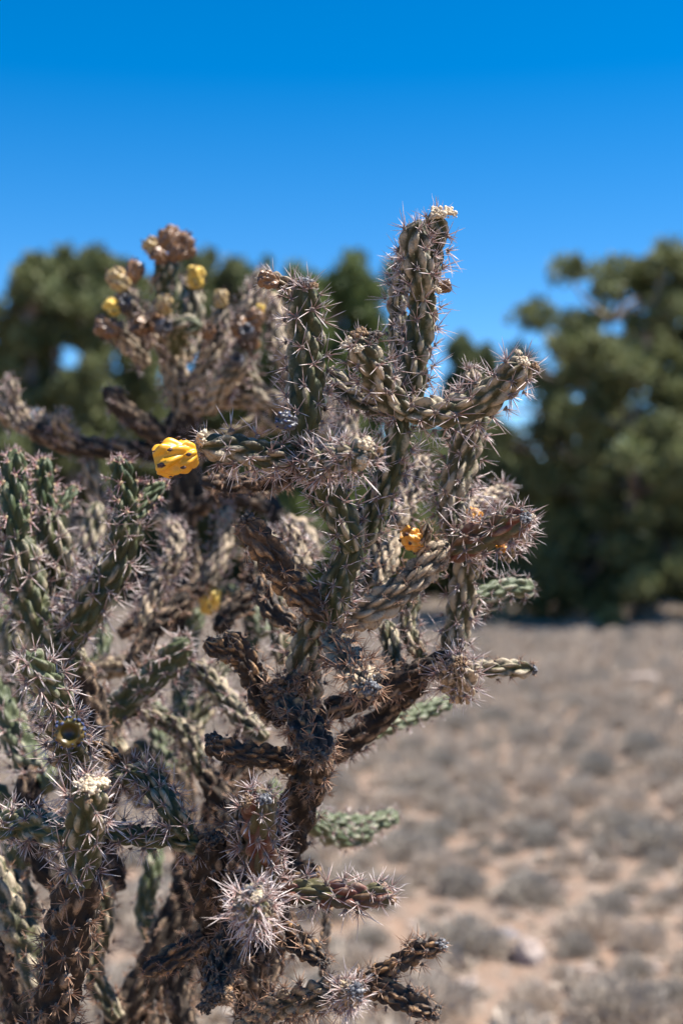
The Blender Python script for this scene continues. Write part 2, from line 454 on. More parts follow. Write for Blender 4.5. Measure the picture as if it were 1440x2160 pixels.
ICO = None
def ico():
    global ICO
    if ICO is None:
        import bmesh
        bm = bmesh.new(); bmesh.ops.create_icosphere(bm, subdivisions=1, radius=1)
        ICO = (np.array([v.co[:] for v in bm.verts]), np.array([[v.index for v in f.verts] for f in bm.faces])); bm.free()
    return ICO
def scar(parent, p, d, size, mk, seed, name='scar_crust', n=60):
    """the crust a fallen joint or fruit leaves at a tip: a knot of small granules"""
    r = np.random.RandomState(seed*3+len(mk))
    v0, f0 = ico(); d = np.array(d)/np.linalg.norm(d)
    a = np.cross(d, [0.31, 0.5, 0.8]); a /= np.linalg.norm(a); b = np.cross(d, a)
    Vs, Fs = [], []
    for i in range(n):
        u = (i+0.5)/n; ph = i*2.39996; rad = math.sqrt(u)
        q = a*math.cos(ph)*rad + b*math.sin(ph)*rad + d*(0.75*math.sqrt(max(0, 1-u*u*0.95))-0.25)
        q = q*size*r.uniform(0.62, 1.18)+r.normal(size=3)*size*0.06; sc = size*(0.09+0.24*r.rand()**1.6)
        e = np.array([r.uniform(.7, 1.3) for _ in range(3)])
        Vs.append(v0*sc*e*(1+0.25*(r.rand(len(v0), 1)-0.5))+q); Fs.append(f0+i*len(v0))
    me = mesh_np('scar_crust', np.concatenate(Vs), np.concatenate(Fs), [M[mk]], True)
    o = link(name, me, parent, tuple(p))
    return o

# ------------------------------------------------------------------ fruits
FR = {}
def fruit_mesh(mk, tk, seed, shape='barrel', nv=64, n=64):
    Lf, Rr = 0.036, 0.0165
    tl, tw, thh = (0.0215, 0.0122, 0.0072) if shape == 'barrel' else (0.0135, 0.0075, 0.0048)
    s = np.linspace(0, Lf, n); u = s/Lf
    if shape == 'barrel': prof = np.sqrt(np.clip(1-((u-0.52)/0.56)**2, 0, 1))**0.75
    else: prof = np.clip(0.45+0.62*u**0.7, 0, 1)*np.sqrt(np.clip(1-(np.clip(u-0.8, 0, 1)/0.24)**2, 0, 1))
    prof = np.maximum(prof, 0.05)
    pth = np.stack([s*0, s*0, s], 1)
    V, F, crest, rnd, ar = tuberculate(pth, s, Rr*prof, tl, tw, thh, 0.84*tl*tw*0.785/(6.283*Rr*0.93), seed, nv, jit=0.30, shear=0.8, power=1.9)
    V[:, :2] *= 1.0
    # sunken cup at the far end
    z = V[:, 2]/Lf; rxy = np.hypot(V[:, 0], V[:, 1])
    cup = np.clip((z-0.90)/0.10, 0, 1)
    V[:, 2] -= cup*np.clip(1-rxy/(Rr*0.75), 0, 1)*0.013
    me = mesh_np('fruit', V, F, [M[mk]], True, None, {'end': z*np.clip(1.25-rxy/Rr, 0.0, 1.0)+0.0})
    # dark tufts
    v0, f0 = ico(); r = np.random.RandomState(seed); Vs, Fs = [], []
    for i, (p, nr, T, tp) in enumerate(ar):
        if p[2] > Lf*1.0: continue
        rr = 0.0019*r.uniform(0.5, 1.5)
        ax = np.cross(nr, T)
        q = v0[:, :1]*nr*0.55+v0[:, 1:2]*T*1.25+v0[:, 2:3]*ax*0.8
        Vs.append(q*rr*(1+0.3*(r.rand(len(v0), 1)-0.5))+p-nr*0.0002); Fs.append(f0+len(Fs)*len(v0))
    mt = mesh_np('tufts', np.concatenate(Vs), np.concatenate(Fs), [M[tk]], True)
    return me, mt
def fruit(pk, px, py, d, direction, scale=1.0, kind='fruit_yellow', tk='tuft', seed=1, label=None, hi=True, squash=1.0):
    key = (kind, tk, seed, hi)
    if key not in FR: FR[key] = fruit_mesh(kind, tk, seed, 'cup' if kind == 'fruit_green' else 'barrel', nv=72 if hi else 32, n=72 if hi else 30)
    me, mt = FR[key]
    par = PLANTS[pk]
    o = link('fruit', me, par)
    if pk == 'rear': d = rear_d(d); scale = scale*0.9
    c = P(px, py, d); dr = Vector(direction).normalized()
    q = dr.to_track_quat('Z', 'Y')
    o.rotation_mode = 'QUATERNION'; o.rotation_quaternion = q
    o.scale = (scale, scale, scale*squash)
    o.location = Vector(c) - dr*0.018*scale*squash - par.location
    if label: o['label'] = label
    link('areole_tufts', mt, o, kind='stuff')
    return o

# ------------------------------------------------------------------ the ground
def ground_z(x, y):
    x = np.asarray(x, float); y = np.asarray(y, float)
    sh = np.shape(x)
    a = np.stack([x.ravel()*0.35, y.ravel()*0.35, 0*x.ravel()], 1); b = np.stack([x.ravel()*2.2, y.ravel()*2.2, 0*x.ravel()], 1)
    z = (vnoise(a, 3)-0.5)*0.05 + (vnoise(b, 4)-0.5)*0.025
    return z.reshape(sh)
def axis_grid(lo, hi, c, fine, grow):
    out = [c]; st = fine
    while out[-1] < hi: out.append(out[-1]+st); st *= grow
    neg = [c]; st = fine
    while neg[-1] > lo: neg.append(neg[-1]-st); st *= grow
    return np.array(sorted(set(neg[1:]+out)))
gx = axis_grid(-900, 900, 0.3, 0.05, 1.022); gy = axis_grid(-60, 1500, 5.0, 0.05, 1.018)
GX, GY = np.meshgrid(gx, gy, indexing='ij')
GZ = ground_z(GX, GY)
near_r = np.hypot(GX, GY-6) < 14
GZ = GZ + np.where(near_r, ((vnoise(np.stack([GX.ravel()*11, GY.ravel()*11, 0*GX.ravel()], 1), 5)-0.5)*0.018).reshape(GX.shape), 0)
I = np.arange(GX.size).reshape(GX.shape)
GF = np.stack([I[:-1, :-1], I[1:, :-1], I[1:, 1:], I[:-1, 1:]], -1).reshape(-1, 4)
t = NT('dry_soil')
a = t.noise(1.1, 5, 0.6); b = t.noise(9, 5, 0.7); c_ = t.noise(70, 4, 0.7)
col = t.mix(t.ramp(a, [(0.35, 0.0), (0.65, 1.0)]), (0.275, 0.175, 0.118), (0.24, 0.165, 0.12))
col = t.mix(t.ramp(b, [(0.40, 0.0), (0.66, 1.0)]), col, (0.19, 0.15, 0.12))
col = t.mix(t.ramp(c_, [(0.52, 0.0), (0.66, 0.7)]), col, (0.34, 0.27, 0.22))
col = t.mix(t.ramp(c_, [(0.30, 0.6), (0.40, 0.0)]), col, (0.14, 0.10, 0.08))
soil = t.princ(col, 0.95, 0.1, t.math('ADD', b, c_), 0.6, 0.02)
link('ground', mesh_np('ground', np.stack([GX.ravel(), GY.ravel(), GZ.ravel()], 1), GF, [soil], True), kind='structure')

# gravel
def scatter_mesh(name, protoV, protoF, pos, scl, seed, mats, **kw):
    r = np.random.RandomState(seed); n = len(pos)
    ang = r.rand(n)*6.283; ca, sa = np.cos(ang), np.sin(ang)
    v = protoV[None]*scl[:, None, None] if scl.ndim == 1 else protoV[None]*scl[:, None, :]
    v = v*(1+0.35*(r.rand(n, len(protoV), 1)-0.5))
    x = v[..., 0]*ca[:, None]-v[..., 1]*sa[:, None]; y = v[..., 0]*sa[:, None]+v[..., 1]*ca[:, None]
    v = np.stack([x, y, v[..., 2]], -1)+pos[:, None, :]
    F = protoF[None]+(np.arange(n)*len(protoV))[:, None, None]
    return mesh_np(name, v.reshape(-1, 3), F.reshape(-1, protoF.shape[1]), mats, False, None, kw or None)
v0, f0 = ico()
ng = 9000
gyy = 2.6+rs.rand(ng)**1.5*9; gxx = (rs.rand(ng)-0.4)*(gyy*0.62+1.0)
gs = 0.004+rs.rand(ng)**4*0.02
M['stone'] = simple('pale_stone', [(0.3, (0.22, 0.165, 0.135)), (0.55, (0.36, 0.29, 0.25)), (0.75, (0.46, 0.40, 0.36))], 14, 0.85, 0.5, 0.004)
M['slab'] = simple('grey_stone', [(0.3, (0.12, 0.105, 0.105)), (0.7, (0.20, 0.18, 0.18))], 18, 0.85, 0.5, 0.004)
link('gravel', scatter_mesh('gravel', v0, f0, np.stack([gxx, gyy, ground_z(gxx, gyy)+0.001], 1), np.stack([gs, gs*0.85, gs*0.55], 1), 5, [M['stone']]), kind='stuff')

def ground_at(px, py):
    d = CAMZ/((py-HOR)/FPX); x = (px-CX)/FPX*d
    return x, d
def rock(px, py, sx, sy, sz, seed, mk, label, flat=1.0):
    import bmesh
    bm = bmesh.new(); bmesh.ops.create_icosphere(bm, subdivisions=3, radius=1)
    V = np.array([v.co[:] for v in bm.verts]); F = np.array([[v.index for v in f.verts] for f in bm.faces]); bm.free()
    n = vnoise(V*1.3+seed*7, seed)-0.5; n2 = vnoise(V*4+seed, seed+1)-0.5
    V = V*(1+0.55*n+0.16*n2)[:, None]
    q = np.round(V*2.2)/2.2; V = V*0.72+q*0.28
    V[:, 2] = np.clip(V[:, 2], -0.5, flat)
    V = V*np.array([sx, sy, sz])
    x, y = ground_at(px, py)
    o = link('rock', mesh_np('rock', V, F, [M[mk]], False), None, (x, y, float(ground_z(x, y))+sz*0.22))
    o['label'] = label; o['category'] = 'rock'
rock(1112, 2028, 0.052, 0.05, 0.055, 1, 'stone', 'rounded pale pinkish rock on bare soil beside the flat grey slab')
rock(1035, 1975, 0.085, 0.06, 0.022, 2, 'slab', 'flat grey stone slab lying in the bare sandy gap', 0.6)
rock(885, 1975, 0.03, 0.03, 0.018, 3, 'stone', 'small pale stone on bare sand right of the lower spiny arm')
rock(1425, 1690, 0.06, 0.05, 0.04, 4, 'stone', 'pale stone among the grey shrubs at the right edge of view')
rock(1350, 1440, 0.16, 0.12, 0.07, 5, 'stone', 'light stone far out in the scrub below the big tree')
rock(1385, 1318, 0.22, 0.2, 0.17, 6, 'stone', 'whitish boulder at the shaded foot of the big tree')
rock(985, 2080, 0.03, 0.028, 0.02, 7, 'stone', 'little stone at the bottom of the bare sandy patch')

# ------------------------------------------------------------------ small grey shrubs
t = NT('grey_shrub')
r_ = t.attr('rnd'); n_ = t.noise(3.0, 2, 0.5, 'Object')
col = t.mix(r_, (0.36, 0.295, 0.235), (0.58, 0.485, 0.395))
oi = t.n('ShaderNodeObjectInfo')
col = t.mix(t.ramp(oi.outputs['Random'], [(0.15, 0.0), (0.9, 0.75)]), col, (0.25, 0.235, 0.205))
M['shrub'] = t.princ(col, 0.85, 0.1, transl=0.15)
def shrub_mesh(seed, n, leaf):
    r = np.random.RandomState(seed)
    # domed cushion of twigs and tiny leaves, unit radius
    d = r.normal(size=(n, 3)); d[:, 2] = np.abs(d[:, 2]); d /= np.linalg.norm(d, axis=1)[:, None]
    lump = 0.75+0.5*vnoise(d*2.2+seed*3.1, seed)
    rad = (r.rand(n)**0.45)*lump
    c = d*rad[:, None]*np.array([1, 1, 0.72]); c[:, 2] += 0.02
    up = d+r.normal(size=(n, 3))*0.45; up[:, 2] += 0.4; up /= np.linalg.norm(up, axis=1)[:, None]
    sd = np.cross(up, r.normal(size=(n, 3))); sd /= np.linalg.norm(sd, axis=1)[:, None]
    ln = leaf*(0.7+1.3*r.rand(n)); wd = leaf*0.42
    a = c-up*ln[:, None]; b = c+up*ln[:, None]
    V = np.stack([a-sd*wd*0.4, a+sd*wd*0.4, b+sd*wd, b-sd*wd*0.6], 1).reshape(-1, 3)
    F = np.arange(n*4).reshape(n, 4)
    # woody stems
    m = 26; dd = d[:m]; tv = []; tf = []
    for i in range(m):
        e = dd[i]*np.array([1, 1, 0.72])*0.85; s = np.cross(e, [0.2, 0.4, 0.9]); s = s/np.linalg.norm(s)*0.02; u = np.cross(e, s); u = u/np.linalg.norm(u)*0.02
        k = len(V)+len(tv); tv += [s, u, -s, e]; tf += [(k, k+1, k+3), (k+1, k+2, k+3), (k+2, k, k+3)]
    return np.vstack([V, tv]), F, np.array(tf), np.repeat(r.rand(n), 4).tolist()+[0.0]*len(tv)
SH = []
for i in range(8):
    V, F, T3, rn = shrub_mesh(900+i, 1500, 0.055)
    SH.append(mesh_np('grey_shrub', V, [F, T3], [M['shrub']], False, None, {'rnd': rn}))
pts = []
cell = {}
tries = 0
while len(pts) < 6500 and tries < 220000:
    tries += 1
    y = 2.7+30*rs.rand()**1.35
    x = (rs.rand()-0.5)*(y*0.62+2.2)+0.05*y
    rad = (0.045+0.085*rs.rand()**1.5)*(1+0.022*y)*(1.3 if y < 8 and rs.rand() < 0.6 else 1.0)
    den = float(vnoise(np.array([[x*0.8, y*0.55, 0.0]]), 21)[0])
    gx_, gy_ = x-0.42, y-4.6   # the bare sandy gap
    if (gx_/0.34)**2+((y-4.55)/0.6)**2 < 1.0 and rs.rand() < 0.93: continue
    if rs.rand() > np.clip((den-0.22)*2.6, 0.10, 0.95): continue
    if math.hypot(x+0.15, y-1.5) < 0.9: continue
    k = (int(x/0.3), int(y/0.3)); ok = True
    for a_ in (-1, 0, 1):
        for b_ in (-1, 0, 1):
            for (qx, qy, qr) in cell.get((k[0]+a_, k[1]+b_), ()):
                if (qx-x)**2+(qy-y)**2 < (1.0*(qr+rad))**2: ok = False
    if not ok: continue
    cell.setdefault(k, []).append((x, y, rad)); pts.append((x, y, rad))
pts = np.array(pts)
def seen(p):
    x, y, r_ = p; u = CX+x/y*FPX; v = HOR+CAMZ/y*FPX
    return -60 < u < 1500 and v < 2230
vis = np.array([seen(p) for p in pts]); 
# the largest ones in view that the cactus leaves open to the camera
u_ = CX+pts[:, 0]/pts[:, 1]*FPX; v_ = HOR+CAMZ/pts[:, 1]*FPX
open_ = vis & ((u_ > 640+np.clip(1600-v_, 0, 300)) | ((u_ > 190) & (u_ < 400) & (v_ > 1780)))
order = np.argsort(-(pts[:, 2]/pts[:, 1])*open_)[:300]
pick = np.zeros(len(pts), bool); pick[order] = True; pick &= open_
def shrub_label(u, v, rad):
    size = 'tiny' if rad < 0.085 else ('small' if rad < 0.115 else 'broad')
    if u < 420: w = 'in the gap between the lower cactus trunks at left'
    elif v > 2060: w = 'at the bottom edge of view' + (' right of the sand gap' if u > 1000 else ' beside the lowest spiny arms')
    elif v > 1880: w = 'right of the pale pinkish rock' if u > 1140 else ('by the flat slab in the sand' if u > 900 else 'just beyond the reddish green arm')
    elif v > 1700: w = ('at the right edge, level with the low green arm' if u > 1250 else 'right of the low curved green arm' if u > 950 else 'close behind the low curved green arm')
    elif v > 1540: w = ('at right, below mid distance' if u > 1200 else 'right of the back-reaching green stem' if u > 900 else 'beside the trunk bend')
    else: w = ('in the middle distance ' if v > 1440 else 'far out near the trees ') + ('at the right edge' if u > 1300 else 'at right' if u > 1130 else 'right of the lowest arm tips' if u > 960 else 'behind the lower right arms')
    return size + ' grey shrub ' + w
for i in np.where(pick)[0]:
    x, y, rad = pts[i]
    o = link('grey_shrub', SH[i % 8], None, (x, y, float(ground_z(x, y))-0.005))
    o.rotation_euler[2] = rs.rand()*6.28; o.scale = (rad, rad*(0.8+0.4*rs.rand()), rad*(0.9+0.6*rs.rand()))
    o['category'] = 'shrub'; o['group'] = 'low grey shrubs dotted over the sandy ground'
    o['label'] = shrub_label(CX+x/y*FPX, HOR+CAMZ/y*FPX, rad)
rest = pts[~pick]
v1, f1, t1, rn1 = shrub_mesh(950, 210, 0.15)
rr = rest[:, 2]
n4 = 210*4
pv = v1[:n4]
link('low_scrub', scatter_mesh('low_scrub', pv, f1, np.stack([rest[:, 0], rest[:, 1], ground_z(rest[:, 0], rest[:, 1])], 1),
     np.stack([rr, rr, rr*1.15], 1), 8, [M['shrub']], rnd=np.tile(np.repeat(np.random.RandomState(4).rand(210), 4), len(rest))), kind='stuff')

# low dry grass between the shrubs
nt = 1800
ty = 2.8+rs.rand(nt)**1.1*20; tx = (rs.rand(nt)-0.45)*(ty*0.62+1.5)
v2, f2, _t2, _r2 = shrub_mesh(960, 60, 0.28)
tr_ = 0.02+0.045*rs.rand(nt)**2
link('dry_grass', scatter_mesh('dry_grass', v2[:240], f2, np.stack([tx, ty, ground_z(tx, ty)], 1), np.stack([tr_, tr_, tr_*1.1], 1), 18, [M['shrub']], rnd=np.tile(np.repeat(np.random.RandomState(5).rand(60), 4), nt)), kind='stuff')
# dry litter and grass stubble
nl = 16000
ly = 2.6+rs.rand(nl)**1.4*12; lx = (rs.rand(nl)-0.4)*(ly*0.62+1.0)
pl = np.array([[-1, -0.12, 0], [1, -0.08, 0.25], [1, 0.1, 0.3], [-1, 0.1, 0.02]])
ls = 0.01+rs.rand(nl)*0.02
M['litter'] = simple('dry_litter', [(0.35, (0.24, 0.19, 0.14)), (0.65, (0.40, 0.34, 0.28))], 5, 0.9, 0.0)
link('dry_litter', scatter_mesh('dry_litter', pl, np.array([[0, 1, 2, 3]]), np.stack([lx, ly, ground_z(lx, ly)+0.003], 1), ls, 9, [M['litter']]), kind='stuff')

# ------------------------------------------------------------------ trees
def leaf_mat(name, a, b, c):
    t = NT(name)
    cl = t.attr('clump'); rn = t.attr('rnd')
    col = t.mix(cl, a, b); col = t.mix(t.math('MULTIPLY', rn, 0.5), col, c)
    return t.princ(col, 0.6, 0.25, transl=0.28)
LM = [leaf_mat('juniper_leaf', (0.085, 0.112, 0.042), (0.19, 0.215, 0.085), (0.22, 0.21, 0.12)),
      leaf_mat('pinyon_leaf', (0.090, 0.135, 0.042), (0.175, 0.225, 0.07), (0.21, 0.22, 0.10))]
M['tree_bark'] = simple('tree_bark', [(0.3, (0.12, 0.09, 0.075)), (0.7, (0.32, 0.27, 0.23))], 8, 0.9, 0.6, 0.02)
def tube(pts_, radii, nv=7):
    pth = np.array(pts_); T, N, B = frames(pth); th = np.linspace(0, 2*np.pi, nv, endpoint=False)
    V = pth[:, None]+(N[:, None]*np.cos(th)[None, :, None]+B[:, None]*np.sin(th)[None, :, None])*np.array(radii)[:, None, None]
    I = np.arange(len(pth)*nv).reshape(len(pth), nv); J = np.roll(I, -1, 1)
    return V.reshape(-1, 3), np.stack([I[:-1], J[:-1], J[1:], I[1:]], -1).reshape(-1, 4)
def crown_mesh(seed, nclump, per, leaf, mat, H, W, low=0.12, fill=0.5, csize=0.11):
    r = np.random.RandomState(seed)
    cs = []
    # lobes: rounded heads at different heights that make the ragged outline
    lobes = []
    nlb = max(6, nclump//9)
    for i in range(nlb):
        z = low+(1-low)*((i+0.5)/nlb)**0.85
        env = max(0.0, 1-((z-0.42)/0.62)**2)**0.32
        a = i*2.4+r.uniform(-.5, .5); q = r.uniform(0.30, 0.86)
        z = min(1.0, max(low, z+r.uniform(-0.09, 0.09)))
        lobes.append((math.cos(a)*0.5*env*W*q, math.sin(a)*0.5*env*W*q, z*H*r.uniform(0.93, 1.0), W*r.uniform(0.15, 0.25), r.rand()))
    for i in range(4 if low > 0.04 else 0):
        a = r.rand()*6.283; lobes.append((math.cos(a)*W*0.22, math.sin(a)*W*0.22, H*r.uniform(0.90, 1.0), W*r.uniform(0.10, 0.15), r.rand()))
    nlb = len(lobes)
    while len(cs) < nclump:
        lx, ly, lz, lr, lq = lobes[r.randint(nlb)]
        d = r.normal(size=3); d /= np.linalg.norm(d); q = r.rand()**0.4
        zz = lz-lr*0.9+d[2]*lr*1.15*q
        if zz < low*H*0.5 or zz > H*0.985: continue
        cs.append((lx+d[0]*lr*q, ly+d[1]*lr*q, zz, 0.5*lq+0.5*r.rand()))
    cs = np.array(cs)
    Vs, cl, rn = [], [], []
    for (x, y, z, q) in cs:
        R_ = csize*W**0.5*H**0.5*r.uniform(0.6, 1.25); m = int(per*r.uniform(0.7, 1.3))
        d = r.normal(size=(m, 3)); d /= np.linalg.norm(d, axis=1)[:, None]
        c = d*(r.rand(m)**0.42)[:, None]*R_*np.array([1, 1, 0.8])*(0.7+0.6*vnoise(d*2+x, seed))[:, None]+np.array([x, y, z])
        up = d+r.normal(size=(m, 3))*0.7+np.array([0, 0, 0.5]); up /= np.linalg.norm(up, axis=1)[:, None]
        sd = np.cross(up, r.normal(size=(m, 3))); sd /= np.linalg.norm(sd, axis=1)[:, None]
        l = leaf*(0.6+0.9*r.rand(m))[:, None]
        Vs.append(np.stack([c-up*l, c+sd*l*0.45, c+up*l, c-sd*l*0.45], 1).reshape(-1, 3))
        cl.append(np.full(m*4, q)); rn.append(np.repeat(r.rand(m), 4))
    V = np.concatenate(Vs); F = np.arange(len(V)).reshape(-1, 4)
    me = mesh_np('crown', V, F, [mat], False, None, {'clump': np.concatenate(cl), 'rnd': np.concatenate(rn)})
    # limbs
    Vs, Fs, off = [], [], 0
    nl_ = 5
    trunk_r = 0.045*H**0.9*0.9
    def add(p, rad):
        nonlocal off
        v, f = tube(p, rad); Vs.append(v); Fs.append(f+off); off += len(v)
    fork = np.array([0, 0, 0.10*H])
    add([[0, 0, -0.15], [0.02*W, 0, 0.05*H], fork*1.05], [trunk_r*1.4, trunk_r, trunk_r*0.85])
    tops = []
    for i in range(nl_):
        a = i*6.283/nl_+r.uniform(-.4, .4); zt = r.uniform(0.6, 0.88)*H; sp = r.uniform(0.10, 0.24)*W
        p = [fork, [math.cos(a)*sp*0.5, math.sin(a)*sp*0.5, 0.25*H], [math.cos(a)*sp*0.9, math.sin(a)*sp*0.9, 0.45*H+r.uniform(-.05, .05)*H], [math.cos(a)*sp, math.sin(a)*sp, zt]]
        pp, _ = smooth_path(p, 9); pp[1:-1] += r.normal(size=(7, 3))*0.012*H
        add(pp, np.linspace(trunk_r*0.75, trunk_r*0.12, 9)); tops.append(pp)
    for (x, y, z, q) in cs[::2]:
        tgt = np.array([x, y, z]); best = None
        for pp in tops:
            dd = np.linalg.norm((pp-tgt)*np.array([1, 1, 1.0]), axis=1)+np.where(pp[:, 2] > z, 3, 0)
            j = int(np.argmin(dd))
            if best is None or dd[j] < best[0]: best = (dd[j], pp[j])
        s = best[1]; mid = (s+tgt)/2+np.array([0, 0, 0.04*H])*r.uniform(-.5, 1)
        add([s, mid, tgt], [trunk_r*0.28, trunk_r*0.16, trunk_r*0.05])
    mt = mesh_np('trunk', np.concatenate(Vs), np.concatenate(Fs), [M['tree_bark']], True)
    return me, mt
TM = {}
def tree(px, top, wpx, d, shape, label, group=None, name='juniper_tree', rot=0.0, cat='tree'):
    H = (CAMZ+(HOR-top)/FPX*d)*(1.01 if shape == 'big' else 1.0); W = wpx/FPX*d; x = (px-CX)/FPX*d
    if shape not in TM: TM[shape] = crown_mesh(*SHAPES[shape])
    me, mt = TM[shape]; H0, W0 = SHAPES[shape][5:7]
    e = bpy.data.objects.new(name, None); C.objects.link(e); e.location = (x, d, float(ground_z(x, d))-0.02)
    e.rotation_euler[2] = rot; e.scale = (W/W0, W/W0, H/H0)
    e['label'] = label; e['category'] = cat
    if group: e['group'] = group
    link('crown', me, e); link('trunk', mt, e)
SHAPES = {
 'big': (35, 400, 180, 0.08, LM[0], 6.8, 6.4, 0.05, 0.55, 0.052),
 'tall': (42, 270, 170, 0.09, LM[0], 6.5, 3.2, 0.05, 0.6, 0.062),
 'round': (53, 300, 180, 0.09, LM[1], 6.5, 4.2, 0.05, 0.7, 0.062),
 'low': (64, 110, 170, 0.10, LM[0], 3.6, 3.6, 0.03, 0.6, 0.08),
}
tree(1350, 530, 760, 22.3, 'big', 'big open juniper with sky showing through its crown on the right', rot=0.6)
tree(1640, 600, 520, 28.5, 'round', 'juniper cut by the right edge of view beside the big open one', rot=2.0)
tree(120, 500, 340, 27.0, 'tall', 'tall juniper on the left with a flat shoulder at its top', rot=1.0)
tree(275, 535, 260, 29.0, 'tall', 'narrow juniper rising just right of the flat-shouldered one', rot=3.3)
tree(445, 520, 250, 30.0, 'tall', 'slim juniper behind the yellow-fruited rear cactus', rot=4.4)
tree(560, 550, 240, 32.0, 'round', 'juniper whose tip shows between the two cactus crowns', rot=0.4)
tree(695, 540, 400, 28.0, 'round', 'dense bright green pinyon behind the middle upright cactus stems', name='pinyon_tree', rot=1.9)
tree(990, 690, 170, 34.0, 'tall', 'small far juniper in the sky gap left of the big open one', rot=2.6)
tree(-30, 720, 170, 31.0, 'tall', 'juniper cut by the left edge of view', rot=5.0)
tree(860, 860, 330, 33.0, 'low', 'low dark juniper hidden behind the cactus fork', rot=0.2)
tree(1040, 880, 250, 30.0, 'low', 'low dark juniper at the left foot of the big open one', rot=1.2)
tree(560, 830, 360, 31.0, 'low', 'low juniper under the slim ones behind the long horizontal arm', rot=2.2)
tree(330, 880, 330, 29.5, 'low', 'low juniper between the left trees behind the rear cactus', rot=3.2)
tree(40, 900, 330, 28.5, 'low', 'low juniper under the flat-shouldered tree at far left', rot=4.2)
for k in range(14):
    d = 45+rs.rand()*45
    tree(-60+k*118+rs.uniform(-30, 30), 960+rs.uniform(-45, 50)-(d-45)*0.2, (190+rs.rand()*120)*45/d, d, 'low', 'small far-off juniper in the woodland behind the nearer trees', 'far junipers closing the horizon', rot=k*1.3)

for k, (px, tp, w, d, lb) in enumerate([(1090, 1105, 190, 29, 'low dark bush at the left skirt of the big open juniper'), (1215, 1085, 220, 30, 'low dark bush behind the trunk of the big open juniper'),
        (1345, 1120, 200, 31, 'low dark bush under the right side of the big open juniper'), (1450, 1090, 210, 30, 'low dark bush at the right edge under the junipers'), (960, 1120, 200, 32, 'low dark bush far behind the right-hand stems of the cactus')]):
    tree(px, tp, w, d, 'low', lb, 'low bushes under the junipers', name='juniper_bush', rot=k*2.1, cat='bush')

# ------------------------------------------------------------------ the cacti
def gz(x, y): return float(ground_z(x, y))
bx, by = P(530, 2160, 1.34)[:2]
plant('main', (bx, by, gz(bx, by)), 'tall branching cholla in sharp focus at centre, spiny olive stems and one big yellow fruit')
lx_, ly_ = P(90, 2160, 1.22)[:2]
plant('left', (lx_, ly_, gz(lx_, ly_)), 'greener cholla at the left edge with upright pink-tipped stems', group='chollas growing close together')
qx, qy = P(400, 1500, rear_d(1.95))[:2]
plant('rear', (qx, qy, gz(qx, qy)), 'blurred cholla behind at upper left, its crown full of dried brown and yellow fruits', group='chollas growing close together')
hx, hy = P(350, 1700, 1.62)[:2]
plant('low', (hx, hy, gz(hx, hy)), 'blurred pale green cholla low down between the left and middle ones', group='chollas growing close together')
PLANTS['main']['group'] = 'chollas growing close together'

F_ = stem
# ---- main: trunk
def down(pk, p, w, kind='bark', lean=(0, 0)):
    a = P(p[0], p[1], rear_d(p[2]) if pk == 'rear' else p[2]); e = PLANTS[pk].location
    F_(pk, [(e.x, e.y, e.z-0.05), ((a[0]+e.x)/2+lean[0], (a[1]+e.y)/2+lean[1], (a[2]+e.z)/2), tuple(a)], w, kind, 'brown', 0.6, 0.8, tipr=False, hi=False, world=True)
down('main', (545, 2190, 1.30), 105)
F_('main', [(545, 2230, 1.31), (540, 2080, 1.30), (565, 1930, 1.29), (600, 1800, 1.27)], 90, 'bark', 'brown', 1, 0.85, tipr=False)
F_('main', [(595, 1830, 1.27), (625, 1720, 1.25), (662, 1600, 1.22), (650, 1490, 1.21)], 92, 'bark', 'brown', 1, 0.85, tipr=False)
F_('main', [(648, 1520, 1.21), (645, 1400, 1.20), (672, 1290, 1.19)], 84, 'olive', 'brown', 0.9, 0.8, tipr=False)
F_('main', [(690, 1320, 1.18), (718, 1220, 1.165), (752, 1135, 1.16)], 84, 'green', 'silver', 0.9, 0.9)
F_('main', [(748, 1160, 1.155), (712, 1075, 1.15), (675, 1000, 1.14), (640, 925, 1.14)], 84, 'green', 'silver', 1, 0.95)
F_('main', [(640, 930, 1.14), (640, 800, 1.135), (642, 700, 1.13), (645, 592, 1.115)], 88, 'green', 'silver', 1, 1.0,
   tips=[('scar_grey', 0.34, -0.05, 0, 0.0), ('scar_brown', 0.22, -0.1, 0.35, 0.3)])
F_('main', [(622, 612, 1.13), (590, 598, 1.125), (562, 590, 1.12)], 52, 'dry', 'silver', 0.7, 0.9)
F_('main', [(640, 960, 1.15), (560, 958, 1.13), (490, 950, 1.12), (418, 945, 1.11)], 76, 'olive', 'silver', 1, 1.0,
   tips=[('scar_cream', 0.50, -0.2, 0.3, 0.3), ('scar_cream', 0.42, -0.25, -0.5, 0.2)], label='horizontal stem carrying the big yellow fruit')
F_('main', [(640, 975, 1.14), (700, 975, 1.09), (745, 965, 1.055), (785, 958, 1.03)], 76, 'olive', 'silver', 1, 1.0,
   tips=[('scar_cream', 0.42, -0.1, 0.5, -0.1), ('scar_cream', 0.30, -0.25, 0.1, 0.6), ('scar_brown', 0.22, 0.0, -0.3, -0.4)])
F_('main', [(760, 1150, 1.17), (795, 1065, 1.17), (828, 965, 1.165), (842, 870, 1.16)], 74, 'green', 'silver', 1, 0.95)
F_('main', [(860, 870, 1.15), (810, 815, 1.14), (775, 765, 1.125), (742, 712, 1.11)], 86, 'olive', 'silver', 1, 1.0,
   tips=[('scar_brown', 0.36, -0.15, 0.15, 0.45), ('scar_cream', 0.30, -0.1, -0.1, -0.2), ('scar_dark', 0.38, -0.6, 0.5, 0.8), ('scar_cream', 0.22, -0.3, 0.6, -0.35)])
